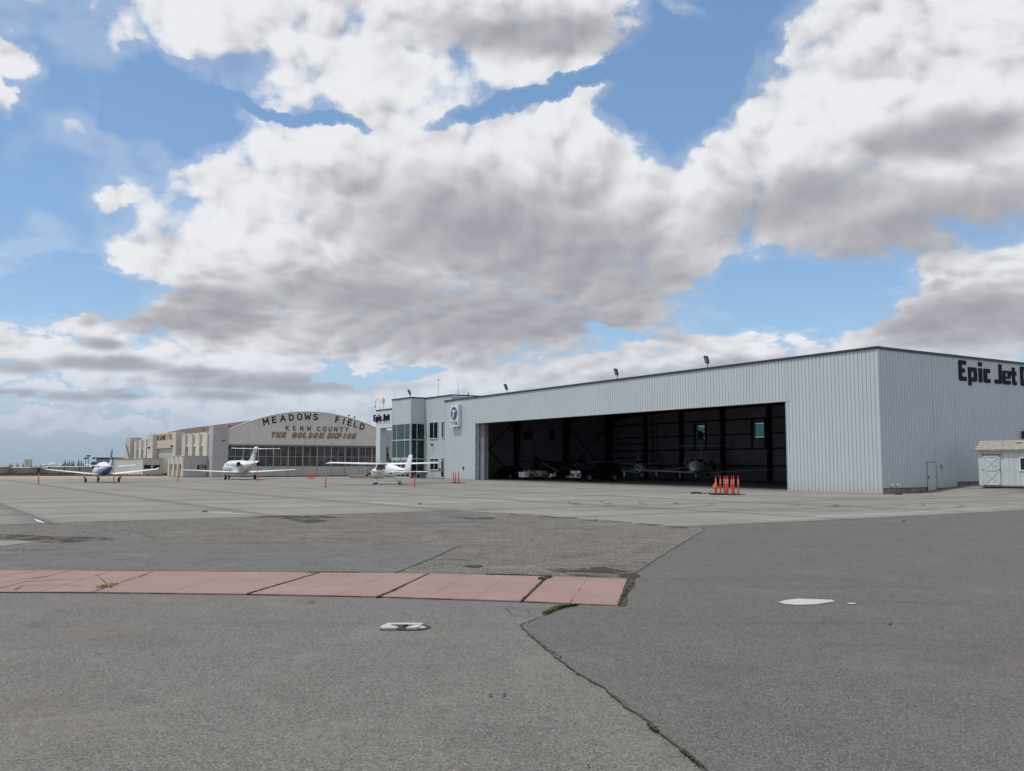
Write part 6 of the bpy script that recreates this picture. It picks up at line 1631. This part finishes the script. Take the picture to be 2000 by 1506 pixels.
# low tan building with overhanging flat roof
Y = 214; x0 = far_pt(188, Y)[0]; x1 = far_pt(223, Y)[0]
fz = lambda py: EYE + pdir(200, py)[2] / pdir(200, py)[1] * Y
e = empty('low_building', (x0, Y, -1.1), RZ * .0, 'low tan building with dark overhanging flat roof behind the blue-tailed plane', 'building')
Lb = x1 - x0; hh = fz(896) + 1.1
m = MB(); m.box(0, Lb, 0, 9, 0, hh); m.build('walls', M_cream, e)
m = MB(); m.box(-.5, Lb + .3, -.8, 9.5, hh, hh + .28); m.build('roof', M_trim, e)
for k in range(9):
    m = MB(); m.box(Lb * k / 9 + .02, Lb * k / 9 + .14, -.06, 0, 0, hh); m.build('batten', M_pier, e)
m = MB(); m.box(-1.1, -.8, .2, .8, hh - .05, hh + .18); m.tube((-.85, .5, hh + .1), (-.4, .5, hh + .1), .05, .05, 6); m.build('sign_lamp', M_trim, e)
# annex with light piers right of it
e = empty('pier_fronted_annex', (far_pt(221, 196)[0], 196, 0), 0, 'low cream block with three piers behind the blue-tailed plane', 'annex')
m = MB(); m.box(0, 4.2, 0, 6, 0, 3.0); m.build('walls', M_cream, e)
for k in range(3): m = MB(); m.box(.2 + k * 1.5, .8 + k * 1.5, -.3, 0, 0, 2.8); m.build('pier', M_arch, e)
# palms and shrubs seen through the portico
def palm(px, Y, ztop, label, n=16, r_=2.0):
    x = far_pt(px, Y)[0]; e = empty('palm_tree', (x, Y, 0), 0, label, 'tree')
    m = MB()
    for k in range(8): m.tube((0, 0, ztop * k / 8 - .02), (0, 0, ztop * (k + 1) / 8), .22 - .012 * k, .20 - .012 * k, 8)
    m.build('trunk', M_bark, e)
    for k in range(n):
        a = 2 * PI * k / n + random.random() * .3; up = random.uniform(-.3, .9); m = MB()
        pts = []
        for j in range(6):
            f_ = j / 5; pts.append(Vector((math.cos(a) * r_ * f_, math.sin(a) * r_ * f_, ztop + r_ * (up * f_ - .9 * f_ * f_))))
        for j in range(5):
            for q in range(3):
                f_ = (j + q / 3) / 5; p = pts[j].lerp(pts[j + 1], q / 3)
                for sg in (-1, 1):
                    sd = Vector((-math.sin(a), math.cos(a), 0)) * sg * r_ * .30 * (1 - f_ * .6); dr_ = Vector((math.cos(a), math.sin(a), -.5)) * r_ * .14
                    m.add([p, p + dr_ * .35, p + sd + dr_], [(0, 1, 2)])
        m.path([tuple(p) for p in pts], .03, 4); m.build('frond', M_leaf2, e)
palm(759.5, 175, 7.6, 'palm tree framed by the opening of the white portico')
def shrub(name, px, Y, h, w, label, mat, n=700, cone=False):
    x = far_pt(px, Y)[0]; z0 = gz(x, Y); e = empty(name, (x, Y, z0), 0, label, 'shrub')
    m = MB()
    for k in range(5): m.tube((0, 0, 0), (w * .4 * math.cos(k * 1.3), w * .4 * math.sin(k * 1.3), h * .6), .05, .02, 5)
    m.build('stems', M_bark, e); m = MB()
    for k in range(n):
        t_ = random.random(); rr_ = w * ((1 - t_) if cone else math.sin(PI * min(.98, t_ * .8 + .15))) * math.sqrt(random.random()); a = random.random() * 6.28
        c = Vector((rr_ * math.cos(a), rr_ * math.sin(a), h * t_)); s_ = .16
        u = Vector((random.gauss(0, 1), random.gauss(0, 1), random.gauss(0, 1))).normalized() * s_; v = u.orthogonal().normalized() * s_ * .5
        m.add([c - u, c + u, c + v], [(0, 1, 2)])
    m.build('foliage', mat, e)
shrub('cypress_shrub', 755.5, 132, 4.2, 1.1, 'dark pointed shrub behind the portico opening', M_leaf, cone=True)
shrub('olive_shrub', 761.5, 128, 2.2, .9, 'olive brown rounded shrub behind the portico opening', M_leaf3)
shrub('agave_shrub', 757, 126, 1.5, .8, 'low dark green shrub at the foot of the portico', M_leaf2, 400)
# far tree line and roofs of the town, a low dark broken mass
m = MB()
for _ in range(5200):
    a = random.uniform(-.62, .30); r_ = random.uniform(900, 1100); x_, y_ = r_ * math.sin(a), r_ * math.cos(a); z_ = far_z(x_, y_)
    hh = (2.2 + 2.2 * max(0, mnoise.noise(Vector((a * 60, 2, 0)))) + 1.2 * mnoise.noise(Vector((a * 300, 5, 0)))) * random.random()
    u = Vector((random.gauss(0, 1), random.gauss(0, .4), random.gauss(0, .5))).normalized() * 1.6; v = u.orthogonal().normalized() * 1.1
    c = Vector((x_, y_, z_ + hh)); m.add([c - u - v * .5, c + u, c + v], [(0, 1, 2)])
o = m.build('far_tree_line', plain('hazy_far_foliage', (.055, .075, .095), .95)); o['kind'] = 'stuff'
